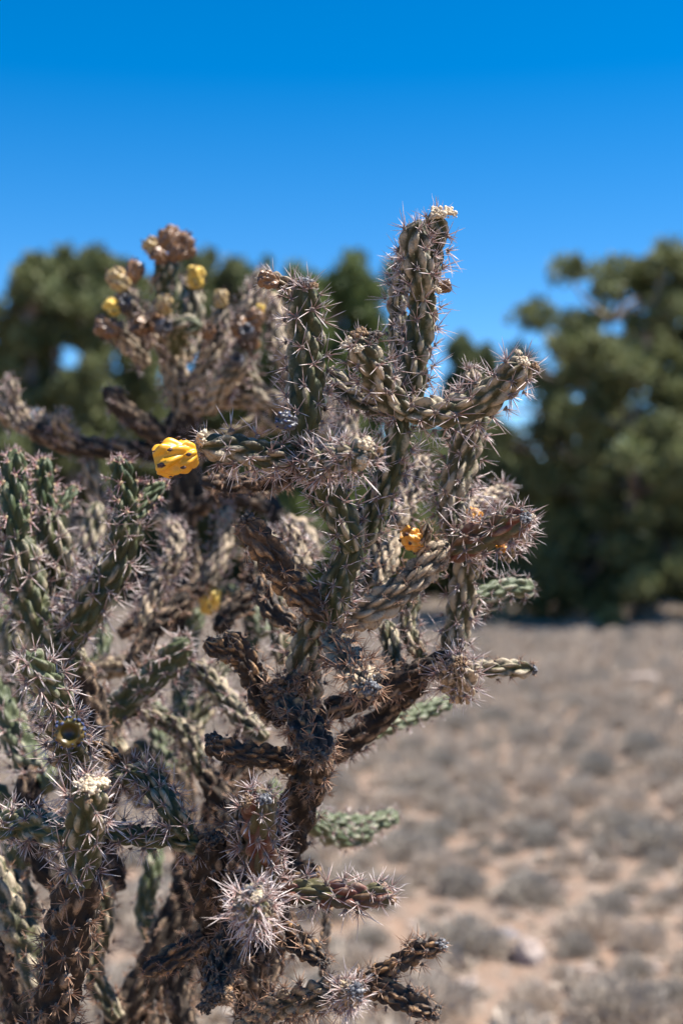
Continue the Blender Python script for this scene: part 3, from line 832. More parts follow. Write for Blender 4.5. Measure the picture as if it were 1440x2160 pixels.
F_('main', [(862, 860, 1.165), (872, 770, 1.165), (888, 680, 1.16), (900, 592, 1.155)], 82, 'green', 'silver', 1, 1.0,
   tips=[('scar_cream', 0.30, -0.35, 0.5, 0.4)])
F_('main', [(885, 630, 1.15), (880, 560, 1.14), (880, 505, 1.135), (890, 462, 1.13)], 84, 'olive', 'silver', 1, 1.0)
F_('main', [(900, 610, 1.165), (908, 540, 1.165), (918, 485, 1.16), (912, 448, 1.15)], 70, 'green', 'silver', 1, 1.0,
   tips=[('scar_cream', 0.5, -0.15, 0.3, 0.1), ('scar_cream', 0.4, -0.3, 0.5, 0.8)])
F_('main', [(852, 800, 1.21), (840, 700, 1.21), (842, 600, 1.21), (858, 510, 1.21)], 50, 'olive', 'silver', 0.8, 0.85)
F_('main', [(855, 868, 1.155), (930, 865, 1.145), (1010, 845, 1.135), (1065, 805, 1.125), (1113, 762, 1.11)], 80, 'olive', 'silver', 1, 1.0,
   tips=[('scar_cream', 0.30, -0.1, 0.45, -0.1), ('scar_brown', 0.28, -0.1, -0.4, 0.35), ('scar_cream', 0.16, -0.1, 0.3, -0.7)])
F_('main', [(985, 870, 1.20), (992, 820, 1.20), (995, 775, 1.20)], 58, 'dry', 'silver', 1, 0.9)
F_('main', [(692, 780, 1.20), (735, 828, 1.195), (790, 858, 1.185), (835, 868, 1.175)], 55, 'olive', 'silver', 1, 0.9)
F_('main', [(1012, 872, 1.22), (978, 960, 1.225), (952, 1040, 1.225), (945, 1135, 1.22)], 78, 'olive', 'silver', 1, 0.95)
F_('main', [(1000, 1130, 1.25), (985, 1210, 1.26), (972, 1290, 1.265), (948, 1390, 1.27)], 78, 'olive', 'silver', 1, 0.9)
F_('main', [(950, 1165, 1.21), (1020, 1128, 1.19), (1070, 1105, 1.17), (1115, 1085, 1.15)], 82, 'red', 'silver', 1, 1.0,
   tips=[('scar_grey', 0.34, -0.1, 0.3, 0.1)])
F_('main', [(1060, 1180, 1.23), (1090, 1130, 1.22), (1118, 1085, 1.215)], 60, 'olive', 'silver', 1, 0.9, tips=[('scar_cream', 0.4, -0.1, 0.1, 0.1)])
F_('main', [(715, 1315, 1.20), (790, 1285, 1.195), (865, 1225, 1.195), (950, 1150, 1.20)], 80, 'dry', 'brown', 0.7, 0.6)
F_('main', [(682, 1300, 1.17), (610, 1225, 1.15), (562, 1155, 1.135), (512, 1098, 1.12)], 76, 'dead', 'brown', 0.5, 0.7, tips=[('scar_dark', 0.4, -0.2, 0.2, 0.2)], label='leafless dark brown dried stem')
F_('main', [(640, 1330, 1.27), (580, 1290, 1.28), (545, 1215, 1.29)], 62, 'dead', 'brown', 0.5, 0.7)
F_('main', [(975, 1285, 1.30), (1030, 1250, 1.31), (1080, 1238, 1.32), (1130, 1245, 1.33)], 50, 'fresh', 'silver', 0.95, 0.6)
F_('main', [(960, 1310, 1.30), (1010, 1285, 1.32), (1060, 1268, 1.33)], 42, 'fresh', 'silver', 0.95, 0.6)
F_('main', [(690, 1500, 1.22), (790, 1455, 1.22), (890, 1410, 1.22), (975, 1388, 1.22)], 66, 'bark', 'brown', 1, 0.85)
F_('main', [(972, 1470, 1.20), (968, 1430, 1.185), (962, 1395, 1.16)], 92, 'dry', 'silver', 1, 0.95, tips=[('scar_brown', 0.3, -0.1, 0.2, 0.1)])
F_('main', [(1000, 1412, 1.23), (1065, 1412, 1.23), (1128, 1412, 1.23)], 50, 'olive', 'brown', 0.5, 0.6, tips=[('scar_grey', 0.4, -0.1, 0.2, 0.1)])
F_('main', [(835, 1420, 1.26), (822, 1370, 1.27), (812, 1310, 1.28)], 52, 'olive', 'silver', 0.95, 0.6)
F_('main', [(884, 1410, 1.28), (886, 1385, 1.28), (890, 1362, 1.28)], 26, 'fresh', 'brown', 0.7, 0.5)
F_('main', [(693, 1335, 1.17), (728, 1385, 1.14), (765, 1430, 1.10), (785, 1452, 1.07)], 76, 'dry', 'brown', 1, 1.05, tips=[('scar_grey', 0.5, -0.15, 0.1, 0.1), ('scar_dark', 0.3, -0.1, 0.5, -0.4)])
F_('main', [(600, 1478, 1.18), (640, 1520, 1.15), (665, 1560, 1.12), (680, 1592, 1.10)], 86, 'dead', 'brown', 1, 1.0, tips=[('scar_dark', 0.4, -0.15, 0.1, 0.3)])
F_('main', [(560, 1470, 1.21), (600, 1450, 1.20), (640, 1440, 1.18)], 70, 'dead', 'brown', 1, 0.95)
F_('main', [(635, 1610, 1.20), (560, 1595, 1.18), (500, 1588, 1.16), (436, 1565, 1.14)], 60, 'dead', 'brown', 0.35, 0.7, tips=[('scar_dark', 0.5, -0.3, 0.3, 0.3)], label='short blackened dead stem')
F_('main', [(600, 1520, 1.23), (545, 1455, 1.22), (510, 1380, 1.21), (480, 1330, 1.20)], 72, 'dead', 'brown', 0.6, 0.7)
F_('main', [(505, 1385, 1.21), (465, 1372, 1.20), (428, 1352, 1.19)], 62, 'dead', 'brown', 0.4, 0.6)
F_('main', [(640, 1640, 1.22), (660, 1620, 1.18), (672, 1600, 1.15)], 90, 'bark', 'brown', 1, 0.85)
F_('main', [(690, 1600, 1.33), (770, 1548, 1.38), (865, 1512, 1.42), (955, 1478, 1.46)], 52, 'fresh', 'silver', 0.95, 0.6, hi=False, label='green blurred stem reaching back to the right')
F_('main', [(700, 1600, 1.30), (760, 1548, 1.30), (830, 1490, 1.29), (900, 1430, 1.27)], 58, 'bark', 'brown', 1, 0.85)
F_('main', [(645, 1725, 1.46), (705, 1738, 1.5), (770, 1735, 1.53), (840, 1715, 1.56)], 50, 'fresh', 'silver', 0.95, 0.6, hi=False)
F_('main', [(648, 1728, 1.46), (690, 1765, 1.48), (735, 1772, 1.5), (790, 1750, 1.52)], 50, 'fresh', 'silver', 0.95, 0.6, hi=False)
# big shadowed horizontal piece behind the fruit arm
F_('main', [(430, 1015, 1.30), (500, 1022, 1.29), (580, 1010, 1.27), (640, 985, 1.22)], 46, 'bark', 'brown', 1, 0.85)
F_('main', [(640, 1200, 1.36), (625, 1150, 1.38), (600, 1100, 1.38)], 60, 'dry', 'silver', 1, 0.8, hi=False)
F_('main', [(840, 1110, 1.34), (862, 1040, 1.36), (895, 960, 1.38)], 66, 'dry', 'silver', 1, 0.85, hi=False)
F_('main', [(960, 1090, 1.32), (1010, 1055, 1.36), (1068, 1032, 1.4)], 46, 'dry', 'silver', 1, 0.85, hi=False)
F_('main', [(800, 1240, 1.28), (820, 1180, 1.30), (835, 1120, 1.32)], 54, 'dry', 'brown', 0.8, 0.7, hi=False)
F_('main', [(880, 1170, 1.2), (895, 1130, 1.19), (900, 1100, 1.185)], 38, 'dry', 'brown', 0.8, 0.6)
F_('main', [(720, 960, 1.4), (730, 890, 1.42), (722, 830, 1.42)], 62, 'dry', 'silver', 1, 0.85, hi=False)
# ---- main: lower front
F_('main', [(560, 1870, 1.16), (548, 1790, 1.13), (545, 1720, 1.105), (540, 1668, 1.08)], 92, 'red', 'silver', 0.9, 0.95,
   tips=[('scar_grey', 0.30, -0.2, 0.45, 0.1), ('scar_brown', 0.28, -0.3, 0.1, -0.6)], label='purplish-red stem with a grey crusted tip')
F_('main', [(520, 1800, 1.16), (500, 1735, 1.15), (505, 1690, 1.14)], 56, 'dry', 'brown', 1, 0.9)
F_('main', [(545, 1960, 1.13), (535, 1925, 1.08), (530, 1903, 1.03), (528, 1893, 1.0)], 82, 'olive', 'silver', 1, 1.08, tips=[('scar_cream', 0.26, -0.1, 0.2, 0.1), ('scar_grey', 0.2, -0.1, -0.2, 0.3)])
F_('main', [(575, 1885, 1.15), (660, 1882, 1.135), (750, 1890, 1.12), (828, 1882, 1.11)], 76, 'red', 'silver', 0.85, 1.0, tips=[('scar_brown', 0.22, -0.05, 0.1, 0.3)], label='reddish green stem pointing right')
F_('main', [(562, 1935, 1.14), (610, 1972, 1.12), (650, 2005, 1.105), (692, 2030, 1.09)], 62, 'dead', 'brown', 0.6, 0.8, tips=[('scar_dark', 0.4, -0.2, 0.1, 0.2)], label='orange and brown rotting stem')
F_('main', [(490, 1950, 1.14), (470, 2020, 1.12), (455, 2075, 1.085), (448, 2115, 1.05)], 78, 'dead', 'brown', 0.9, 0.8, tips=[('scar_dark', 0.5, -0.2, 0.2, 0.2), ('scar_dark', 0.4, -0.3, -0.6, 0.3), ('scar_brown', 0.3, -0.1, 0.2, -0.5)])
F_('main', [(450, 2080, 1.22), (448, 1980, 1.21), (440, 1860, 1.18), (440, 1762, 1.14)], 88, 'bark', 'brown', 1, 0.85, tips=[('scar_dark', 0.4, -0.1, 0.2, 0.2)])
F_('main', [(530, 2100, 1.27), (480, 2000, 1.24), (445, 1940, 1.22)], 80, 'bark', 'brown', 1, 0.85)
F_('main', [(470, 1880, 1.17), (510, 1870, 1.16), (560, 1880, 1.16)], 80, 'bark', 'brown', 1, 0.85)
F_('main', [(430, 1975, 1.19), (370, 2020, 1.18), (298, 2052, 1.17)], 58, 'dead', 'brown', 0.6, 0.6)
F_('main', [(500, 2190, 1.20), (570, 2130, 1.16), (650, 2105, 1.13), (745, 2085, 1.09)], 70, 'dry', 'brown', 0.9, 0.85)
F_('main', [(715, 2110, 1.12), (732, 2095, 1.08), (745, 2088, 1.05)], 62, 'dry', 'silver', 1, 0.85, tips=[('scar_grey', 0.55, -0.2, 0.1, 0.1)])
F_('main', [(745, 2090, 1.11), (820, 2040, 1.095), (880, 2010, 1.085), (935, 1992, 1.075)], 58, 'dead', 'brown', 0.7, 0.8, tips=[('scar_grey', 0.5, -0.2, 0.1, 0.1)])
F_('main', [(770, 2072, 1.10), (820, 2095, 1.085), (870, 2118, 1.075), (925, 2135, 1.065)], 66, 'dead', 'brown', 0.7, 0.85, tips=[('scar_dark', 0.5, -0.2, 0.1, 0.1)])
F_('main', [(575, 1850, 1.25), (625, 1838, 1.25), (675, 1836, 1.25)], 44, 'dead', 'brown', 0.4, 0.5, tips=[('scar_brown', 0.6, -0.3, 0.1, 0.1)])
F_('main', [(550, 2180, 1.45), (548, 2080, 1.47), (560, 1980, 1.5)], 60, 'fresh', 'silver', 0.95, 0.6, hi=False)
F_('main', [(680, 2060, 1.40), (688, 1980, 1.42), (692, 1905, 1.44)], 26, 'dead', 'brown', 0.1, 0.4, hi=False)
F_('main', [(225, 1752, 1.17), (300, 1765, 1.165), (360, 1768, 1.16), (440, 1790, 1.15)], 58, 'green', 'silver', 1, 0.9)
F_('main', [(398, 1765, 1.15), (355, 1700, 1.155), (310, 1640, 1.18), (240, 1635, 1.2)], 66, 'green', 'silver', 1, 1.0)

# ---- left plant
down('left', (120, 2190, 1.16), 100)
F_('left', [(115, 2230, 1.16), (118, 2100, 1.15), (150, 1960, 1.12), (172, 1840, 1.09)], 108, 'bark', 'brown', 1.14, 1.15, tipr=False)
F_('left', [(168, 1870, 1.085), (178, 1780, 1.075), (184, 1710, 1.06), (190, 1650, 1.045)], 96, 'green', 'silver', 1, 1.1,
   tips=[('scar_cream', 0.46, -0.15, 0.3, 0.0), ('scar_cream', 0.30, -0.2, 0.0, 0.6), ('scar_brown', 0.15, -0.4, 0.9, 0)], label='foreground stem with a pale crusted tip')
F_('left', [(190, 1800, 1.2), (180, 1700, 1.2), (150, 1600, 1.16), (125, 1500, 1.10)], 84, 'green', 'silver', 1, 0.95, tipr=False)
F_('left', [(140, 1530, 1.11), (115, 1470, 1.09), (88, 1425, 1.06), (62, 1385, 1.03)], 82, 'fresh', 'silver', 1, 1.05)
F_('left', [(165, 1560, 1.18), (210, 1575, 1.19), (255, 1600, 1.2)], 46, 'dead', 'brown', 0.4, 0.5)
F_('left', [(0, 1745, 1.18), (60, 1742, 1.17), (160, 1765, 1.13)], 86, 'green', 'silver', 1, 0.95, tipr=False)
F_('left', [(-60, 1760, 1.2), (-10, 1730, 1.19), (30, 1745, 1.18)], 80, 'green', 'silver', 1, 0.95)
F_('left', [(110, 2110, 1.28), (60, 1990, 1.3), (10, 1880, 1.31), (-30, 1800, 1.32)], 96, 'olive', 'brown', 1, 0.8)
F_('left', [(60, 2200, 1.33), (40, 2080, 1.33), (-20, 1960, 1.33)], 90, 'bark', 'brown', 1, 0.8)
F_('left', [(150, 1800, 1.3), (190, 1650, 1.36), (200, 1520, 1.38), (160, 1380, 1.36)], 88, 'bark', 'brown', 1, 0.85)
F_('left', [(170, 1410, 1.36), (110, 1370, 1.34), (60, 1250, 1.33), (35, 1120, 1.32)], 96, 'green', 'silver', 1, 1.15, hi=True)
F_('left', [(38, 1140, 1.32), (30, 1040, 1.32), (32, 950, 1.32)], 66, 'shoot', 'pink', 1, 0.85, hi=True)
F_('left', [(5, 1200, 1.36), (-12, 1100, 1.36), (-5, 1010, 1.36)], 80, 'green', 'silver', 1, 1.1, hi=True)
F_('left', [(145, 1370, 1.38), (122, 1290, 1.37), (112, 1180, 1.36), (108, 1080, 1.36)], 80, 'green', 'silver', 1, 1.1, hi=True)
F_('left', [(106, 1095, 1.36), (96, 1030, 1.36), (98, 965, 1.36)], 60, 'shoot', 'pink', 1, 0.85, hi=True)
F_('left', [(120, 1085, 1.37), (145, 1050, 1.38), (158, 1025, 1.39)], 34, 'shoot', 'pink', 1, 0.6, hi=True)
F_('left', [(150, 1360, 1.34), (200, 1260, 1.32), (245, 1180, 1.31), (272, 1080, 1.30)], 84, 'green', 'silver', 1, 1.15, hi=True)
F_('left', [(272, 1100, 1.30), (262, 1020, 1.30), (250, 960, 1.29)], 64, 'shoot', 'pink', 1, 0.85, hi=True)
F_('left', [(280, 1092, 1.30), (305, 1055, 1.31), (345, 1015, 1.32)], 44, 'shoot', 'pink', 1, 0.7, hi=True)
F_('left', [(110, 1660, 1.4), (60, 1590, 1.42), (10, 1510, 1.43), (-40, 1420, 1.44)], 80, 'fresh', 'silver', 1, 1.0, hi=False)
F_('left', [(90, 1560, 1.5), (60, 1450, 1.5), (10, 1340, 1.5), (-20, 1240, 1.5)], 76, 'fresh', 'silver', 1, 1.0, hi=False)
F_('left', [(40, 1860, 1.5), (30, 1750, 1.5), (-10, 1650, 1.5)], 70, 'fresh', 'silver', 1, 0.9, hi=False)

# ---- low, blurred, between
down('low', (300, 2100, 1.52), 90)
F_('low', [(230, 2200, 1.5), (325, 2040, 1.52), (395, 1890, 1.54), (440, 1740, 1.56)], 84, 'bark', 'brown', 1, 0.85, hi=False, tipr=False)
F_('low', [(435, 1750, 1.56), (480, 1650, 1.57), (520, 1560, 1.58), (560, 1440, 1.6)], 70, 'bark', 'brown', 1, 0.85, hi=False)
F_('low', [(415, 1830, 1.55), (380, 1730, 1.56), (375, 1620, 1.58)], 62, 'bark', 'brown', 1, 0.85, hi=False)
F_('low', [(370, 1650, 1.58), (400, 1560, 1.6), (440, 1470, 1.62), (475, 1390, 1.64)], 56, 'olive', 'silver', 0.8, 0.7, hi=False)
F_('low', [(372, 1640, 1.58), (335, 1550, 1.62), (322, 1470, 1.64)], 56, 'fresh', 'silver', 0.95, 0.6, hi=False)
F_('low', [(385, 1560, 1.7), (388, 1460, 1.72), (402, 1350, 1.74), (425, 1280, 1.75)], 50, 'fresh', 'silver', 0.95, 0.6, hi=False)
F_('low', [(360, 1640, 1.6), (310, 1600, 1.62), (290, 1560, 1.64)], 54, 'fresh', 'silver', 0.95, 0.6, hi=False)
F_('low', [(180, 1560, 1.45), (260, 1480, 1.44), (330, 1420, 1.42), (395, 1345, 1.40)], 74, 'fresh', 'silver', 1, 1.1, hi=False)
F_('low', [(200, 1420, 1.6), (270, 1400, 1.6), (350, 1370, 1.6)], 56, 'dry', 'silver', 0.8, 0.8, hi=False)
F_('low', [(250, 1340, 1.65), (320, 1295, 1.66), (380, 1262, 1.67), (440, 1235, 1.68)], 46, 'bark', 'brown', 1, 0.85, hi=False)
F_('low', [(400, 1240, 1.7), (340, 1225, 1.7), (275, 1228, 1.7)], 46, 'dead', 'brown', 0.5, 0.6, hi=False)
F_('low', [(560, 1340, 1.7), (530, 1280, 1.72), (470, 1235, 1.74)], 50, 'fresh', 'silver', 0.95, 0.6, hi=False)
F_('low', [(520, 1420, 1.72), (535, 1340, 1.74), (520, 1270, 1.75)], 46, 'fresh', 'silver', 0.95, 0.6, hi=False)
F_('low', [(440, 1235, 1.68), (470, 1150, 1.7), (480, 1060, 1.72)], 52, 'dry', 'silver', 0.8, 0.8, hi=False)
F_('low', [(330, 1990, 1.62), (308, 1920, 1.63), (325, 1830, 1.64), (318, 1760, 1.66)], 52, 'fresh', 'silver', 0.95, 0.6, hi=False)
F_('low', [(345, 2200, 1.55), (338, 2120, 1.55), (325, 2045, 1.55)], 24, 'dead', 'brown', 0.0, 0.4, hi=False)
F_('low', [(620, 1800, 1.6), (590, 1760, 1.62), (575, 1640, 1.64)], 50, 'fresh', 'silver', 0.95, 0.6, hi=False)
F_('low', [(190, 1560, 1.62), (150, 1470, 1.64), (215, 1380, 1.66), (205, 1290, 1.68)], 46, 'fresh', 'silver', 0.95, 0.6, hi=False)
F_('low', [(320, 1700, 1.6), (250, 1600, 1.62), (235, 1500, 1.64)], 50, 'dry', 'silver', 0.8, 0.8, hi=False)
F_('low', [(560, 1440, 1.6), (545, 1530, 1.62), (500, 1700, 1.64)], 56, 'bark', 'brown', 1, 0.85, hi=False)

# ---- more of the tangle between the left cactus and the trunk
F_('low', [(545, 1900, 1.42), (500, 1800, 1.43), (470, 1700, 1.44), (430, 1620, 1.45)], 66, 'bark', 'brown', 1, 0.85, hi=False)
F_('low', [(430, 1640, 1.45), (400, 1560, 1.46), (330, 1510, 1.47), (260, 1500, 1.48)], 58, 'olive', 'silver', 1, 0.9, hi=False)
F_('low', [(250, 1880, 1.46), (215, 1760, 1.47), (235, 1660, 1.48), (290, 1580, 1.49)], 62, 'bark', 'brown', 1, 0.85, hi=False)
F_('low', [(300, 1700, 1.5), (270, 1620, 1.5), (225, 1540, 1.51), (215, 1450, 1.52)], 54, 'olive', 'silver', 1, 0.9, hi=False)
F_('low', [(560, 1560, 1.40), (500, 1500, 1.42), (440, 1430, 1.44), (400, 1400, 1.45)], 56, 'olive', 'silver', 1, 0.9, hi=False)
F_('low', [(600, 1400, 1.45), (590, 1300, 1.47), (560, 1200, 1.48), (565, 1120, 1.5)], 60, 'olive', 'silver', 1, 0.9, hi=False)
F_('low', [(300, 1330, 1.5), (330, 1240, 1.52), (370, 1160, 1.53), (365, 1090, 1.54)], 58, 'dry', 'silver', 1, 0.9, hi=False)
F_('low', [(270, 1420, 1.48), (320, 1330, 1.5), (360, 1290, 1.51), (400, 1250, 1.52)], 52, 'bark', 'brown', 1, 0.8, hi=False)
F_('low', [(180, 1330, 1.55), (200, 1230, 1.56), (190, 1140, 1.57), (205, 1060, 1.58)], 60, 'olive', 'silver', 1, 0.9, hi=False)
F_('low', [(460, 1330, 1.5), (500, 1280, 1.52), (540, 1240, 1.53), (520, 1170, 1.54)], 54, 'bark', 'brown', 1, 0.8, hi=False)
F_('low', [(250, 2150, 1.40), (200, 2050, 1.41), (220, 1950, 1.42), (215, 1850, 1.43)], 58, 'olive', 'brown', 1, 0.8, hi=False)
F_('low', [(400, 2180, 1.44), (370, 2090, 1.45), (400, 2000, 1.46), (470, 1900, 1.47)], 60, 'bark', 'brown', 1, 0.8, hi=False)
F_('low', [(500, 2180, 1.44), (560, 2080, 1.45), (590, 1980, 1.46), (600, 1900, 1.47)], 54, 'bark', 'brown', 1, 0.8, hi=False)
F_('left', [(40, 1420, 1.45), (30, 1330, 1.46), (60, 1240, 1.47)], 70, 'olive', 'silver', 1, 0.9, hi=False)
F_('left', [(210, 1900, 1.38), (110, 1850, 1.39), (60, 1700, 1.40), (80, 1600, 1.41)], 66, 'bark', 'brown', 1, 0.8, hi=False)
F_('left', [(40, 2180, 1.4), (10, 2050, 1.41), (60, 1930, 1.42), (20, 1830, 1.43)], 66, 'olive', 'brown', 1, 0.8, hi=False)
F_('main', [(700, 1330, 1.3), (750, 1240, 1.32), (800, 1180, 1.33), (790, 1110, 1.34)], 58, 'olive', 'silver', 1, 0.85, hi=False)
F_('main', [(890, 1390, 1.30), (860, 1320, 1.31), (880, 1250, 1.32)], 50, 'olive', 'silver', 1, 0.8, hi=False)
# ---- rear plant
_F = F_
def F_(pk, pts, w, kind, sp='silver', dens=1, ss=1, **kw): return _F(pk, pts, w*0.95, kind, sp, dens*(0.6 if pk == 'rear' else 1), ss*(0.85 if pk == 'rear' else 1), **kw)
down('rear', (385, 1080, 1.98), 90)
G = dict(hi=False)
F_('rear', [(390, 1110, 1.98), (388, 980, 1.97), (385, 870, 1.95)], 88, 'bark', 'silver', 0.9, 0.8, tipr=False, **G)
F_('rear', [(385, 890, 1.95), (372, 790, 1.93), (348, 705, 1.92), (340, 650, 1.92)], 76, 'dry', 'silver', 1, 1.0, **G)
F_('rear', [(345, 680, 1.92), (350, 600, 1.91), (354, 540, 1.9)], 78, 'green', 'silver', 1, 1.0, **G)
F_('rear', [(320, 730, 1.9), (285, 670, 1.88), (262, 600, 1.86)], 60, 'dry', 'silver', 1, 1.0, **G)
F_('rear', [(310, 770, 1.9), (265, 720, 1.87), (232, 680, 1.85)], 56, 'dry', 'silver', 1, 1.0, **G)
F_('rear', [(385, 760, 1.95), (405, 690, 1.97), (412, 610, 1.98)], 60, 'olive', 'silver', 1, 1.0, **G)
F_('rear', [(400, 830, 1.92), (440, 760, 1.9), (465, 690, 1.9), (468, 640, 1.9)], 62, 'dry', 'silver', 1, 1.0, **G)
F_('rear', [(370, 740, 1.88), (380, 700, 1.84), (425, 690, 1.82)], 66, 'green', 'silver', 1, 1.0, **G)
F_('rear', [(480, 760, 1.95), (515, 680, 1.97), (545, 610, 1.98), (560, 565, 1.98)], 64, 'dry', 'silver', 1, 1.1, **G)
F_('rear', [(500, 770, 1.9), (520, 720, 1.87), (535, 675, 1.85)], 66, 'dead', 'silver', 1, 0.9, **G)
F_('rear', [(385, 870, 1.95), (450, 840, 1.93), (520, 835, 1.9), (610, 850, 1.88)], 66, 'dry', 'silver', 0.8, 0.9, **G)
F_('rear', [(590, 910, 1.92), (545, 840, 1.9), (515, 770, 1.88), (500, 720, 1.87)], 62, 'olive', 'silver', 1, 1.0, **G)
F_('rear', [(440, 870, 1.9), (480, 800, 1.86), (520, 760, 1.84)], 58, 'dry', 'silver', 1, 1.0, **G)
F_('rear', [(380, 950, 1.95), (320, 905, 1.92), (270, 870, 1.9), (222, 815, 1.88)], 56, 'bark', 'silver', 0.9, 0.8, **G)
F_('rear', [(600, 900, 1.9), (610, 800, 1.9), (600, 720, 1.9)], 62, 'dry', 'silver', 1, 1.0, **G)
F_('rear', [(640, 930, 1.9), (700, 870, 1.92), (720, 840, 1.93)], 58, 'dry', 'silver', 1, 1.0, **G)
F_('rear', [(570, 620, 2.0), (580, 680, 2.0), (590, 750, 1.98)], 56, 'dry', 'silver', 1, 1.0, **G)
F_('rear', [(400, 960, 1.97), (460, 930, 1.97), (540, 900, 1.96), (600, 880, 1.95)], 60, 'olive', 'silver', 1, 0.9, **G)
F_('rear', [(390, 960, 1.95), (250, 945, 1.93), (140, 935, 1.9), (60, 900, 1.88)], 56, 'bark', 'silver', 0.9, 0.8, **G)
F_('rear', [(150, 940, 1.9), (130, 900, 1.87), (128, 862, 1.85)], 52, 'dry', 'silver', 1, 1.0, **G)
F_('rear', [(110, 935, 1.9), (95, 900, 1.9), (85, 870, 1.9)], 46, 'dry', 'silver', 1, 0.9, **G)
F_('rear', [(70, 905, 1.88), (30, 850, 1.86), (25, 795, 1.85)], 46, 'dry', 'silver', 1, 1.0, **G)
F_('rear', [(60, 905, 1.88), (20, 880, 1.86), (-20, 830, 1.85)], 50, 'dry', 'silver', 1, 1.0, **G)
F_('rear', [(250, 1130, 1.95), (200, 1040, 1.93), (190, 960, 1.92)], 56, 'dry', 'silver', 1, 0.9, **G)
F_('rear', [(390, 1250, 2.0), (400, 1170, 1.98), (370, 1110, 1.96), (320, 1085, 1.95)], 50, 'dry', 'silver', 0.8, 0.8, **G)
F_('rear', [(395, 1080, 1.97), (470, 1040, 1.95), (560, 1060, 1.93), (600, 1110, 1.9)], 54, 'bark', 'silver', 0.8, 0.8, **G)
F_('rear', [(600, 1100, 1.9), (640, 1120, 1.88), (670, 1180, 1.86)], 56, 'dry', 'silver', 1, 0.9, **G)
F_('rear', [(560, 1130, 1.95), (600, 1180, 1.95), (620, 1260, 1.95)], 56, 'dry', 'silver', 1, 0.9, **G)

# ---- fruits
fruit('main', 366, 966, 1.10, (-1, -0.10, -0.22), 1.03, 'fruit_yellow', 'tuft', 3, 'large ripe yellow fruit with dark tufts at the end of the horizontal stem')
fruit('main', 868, 1135, 1.19, (-0.5, -0.5, 0.45), 0.66, 'fruit_orange', 'tuft', 5, 'small orange-yellow fruit')
fruit('main', 997, 1092, 1.26, (0.3, -0.3, 0.9), 0.55, 'fruit_orange', 'tuft', 7, 'orange fruit half hidden behind a stem')
fruit('main', 1056, 1156, 1.19, (0.3, -0.6, -0.4), 0.30, 'fruit_orange', 'tuft', 7)
fruit('main', 564, 590, 1.11, (-1, -0.3, 0.25), 0.50, 'fruit_dried', 'tuft', 9, 'dried brown fruit')
fruit('main', 936, 605, 1.19, (1, -0.1, 0.3), 0.42, 'fruit_dried', 'tuft', 9)
fruit('main', 603, 888, 1.10, (-0.9, -0.5, 0.3), 0.50, 'fruit_black', 'tuft_blue', 11, 'dark shrivelled fruit in shade')
fruit('left', 148, 1545, 1.03, (0.12, -1, 0.10), 0.80, 'fruit_green', 'tuft_blue', 13, 'greenish yellow fruit seen into its dark cup')
fruit('low', 443, 1264, 1.70, (0.2, -0.3, 0.9), 1.0, 'fruit_lemon', 'tuft', 15, 'pale yellow fruit', hi=False)
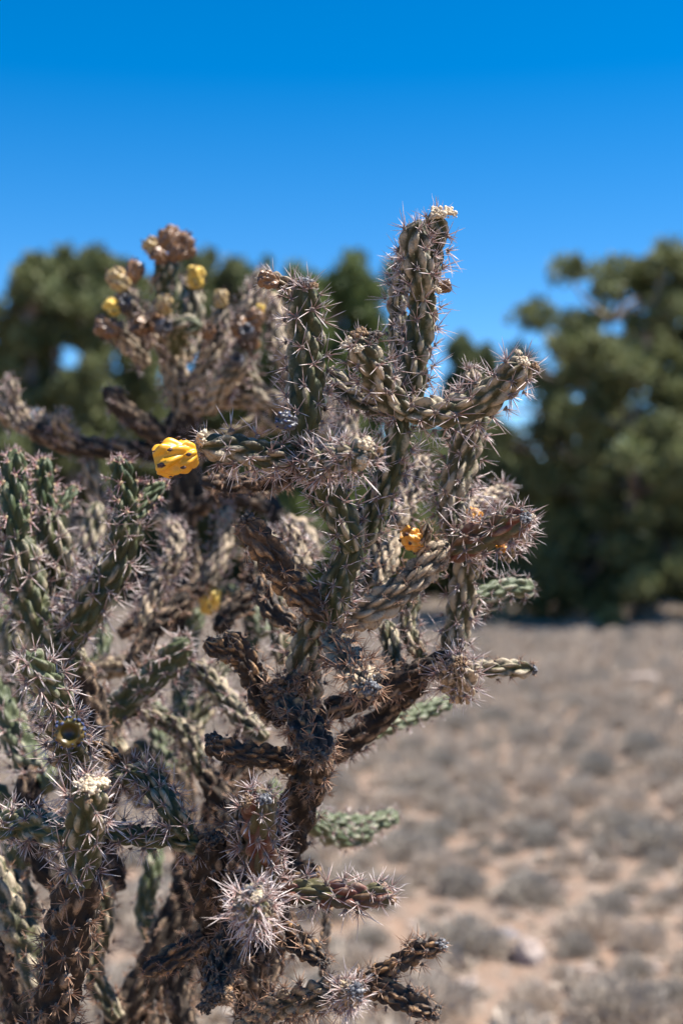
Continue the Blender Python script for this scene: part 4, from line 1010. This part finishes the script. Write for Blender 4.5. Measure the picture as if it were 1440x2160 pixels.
for (x, y, d, dr, sc, kd, sd) in [
    (322, 520, 1.9, (-0.7, -0.2, 0.7), 0.72, 'fruit_pale', 21), (352, 505, 1.88, (0, -0.2, 1), 0.75, 'fruit_dried', 22), (386, 514, 1.9, (0.7, -0.2, 0.7), 0.78, 'fruit_dried', 23),
    (375, 535, 1.84, (0.6, -0.6, 0.3), 0.62, 'fruit_dried', 23), (335, 540, 1.84, (-0.6, -0.6, 0.3), 0.6, 'fruit_dried', 22), (395, 528, 1.93, (0.8, 0, 0.4), 0.66, 'fruit_dried', 22),
    (262, 640, 1.84, (0.3, -0.8, 0.3), 0.62, 'fruit_black', 22), (345, 690, 1.80, (0.5, -0.8, 0.1), 0.62, 'fruit_black', 23), (520, 700, 1.80, (0, -0.9, 0.2), 0.62, 'fruit_black', 22), (500, 760, 1.80, (0, -0.9, 0.2), 0.55, 'fruit_black', 23),
    (362, 497, 1.94, (0.2, 0.3, 1), 0.7, 'fruit_dried', 22),
    (248, 588, 1.85, (-0.6, -0.3, 0.8), 0.82, 'fruit_pale', 21), (284, 572, 1.88, (0.4, 0, 1), 0.75, 'fruit_dried', 23),
    (412, 583, 1.97, (0.1, -0.3, 1), 0.78, 'fruit_lemon', 25), (236, 646, 1.84, (-0.6, -0.3, 0.6), 0.6, 'fruit_lemon', 25),
    (224, 690, 1.84, (-1, -0.2, 0.2), 0.85, 'fruit_dried', 22), (330, 682, 1.83, (0.1, -0.9, 0.1), 0.75, 'fruit_dried', 23), (298, 690, 1.83, (-0.4, -0.8, 0.1), 0.7, 'fruit_dried', 22),
    (345, 642, 1.84, (0.2, -0.5, 0.8), 0.7, 'fruit_pale', 21), (466, 628, 1.89, (0, -0.2, 1), 0.6, 'fruit_pale', 21),
    (508, 690, 1.82, (-0.5, -0.6, 0.6), 0.72, 'fruit_dried', 23), (536, 672, 1.83, (0.3, -0.5, 0.8), 0.7, 'fruit_dried', 22), (548, 654, 1.86, (0.2, -0.3, 0.9), 0.42, 'fruit_lemon', 25),
    (440, 700, 1.80, (0.2, -0.8, 0.5), 0.55, 'fruit_dried', 23)]:
    fruit('rear', x, y, d, dr, sc*1.22, kd, 'tuft', sd, None, hi=False)

# ------------------------------------------------------------------ spines: the nearest clusters one by one, the others joined stem by stem
def rank(S, it): return S['dist']*(1.0 if it[3] > -0.15 else 3.0) + (0 if it[3] > 0.2 else 0.25)
for pk, cap in (('main', 300), ('left', 180)):
    cand = []
    for S in STEMS:
        if S['pk'] != pk or not S['near'] or S['dist'] > 1.24: continue
        for it in S['items']:
            it.append(False); cand.append((rank(S, it), id(it), it))
    cand.sort(key=lambda c: c[0])
    for c in cand[:cap]: c[2][4] = True
for S in STEMS:
    rest_ = []
    for it in S['items']:
        pr, Mx, sc = it[0], it[1], it[2]
        if len(it) > 4 and it[4]:
            o = bpy.data.objects.new('spine_cluster', cl_mesh(pr)); C.objects.link(o); o.parent = S['obj']
            m = Mx.copy(); m[:3, :3] *= sc
            o.matrix_local = Matrix(m.tolist())
        else: rest_.append((pr, Mx, sc))
    if rest_:
        link('spines', cl_join(rest_, S['style']), S['obj'], kind='stuff')
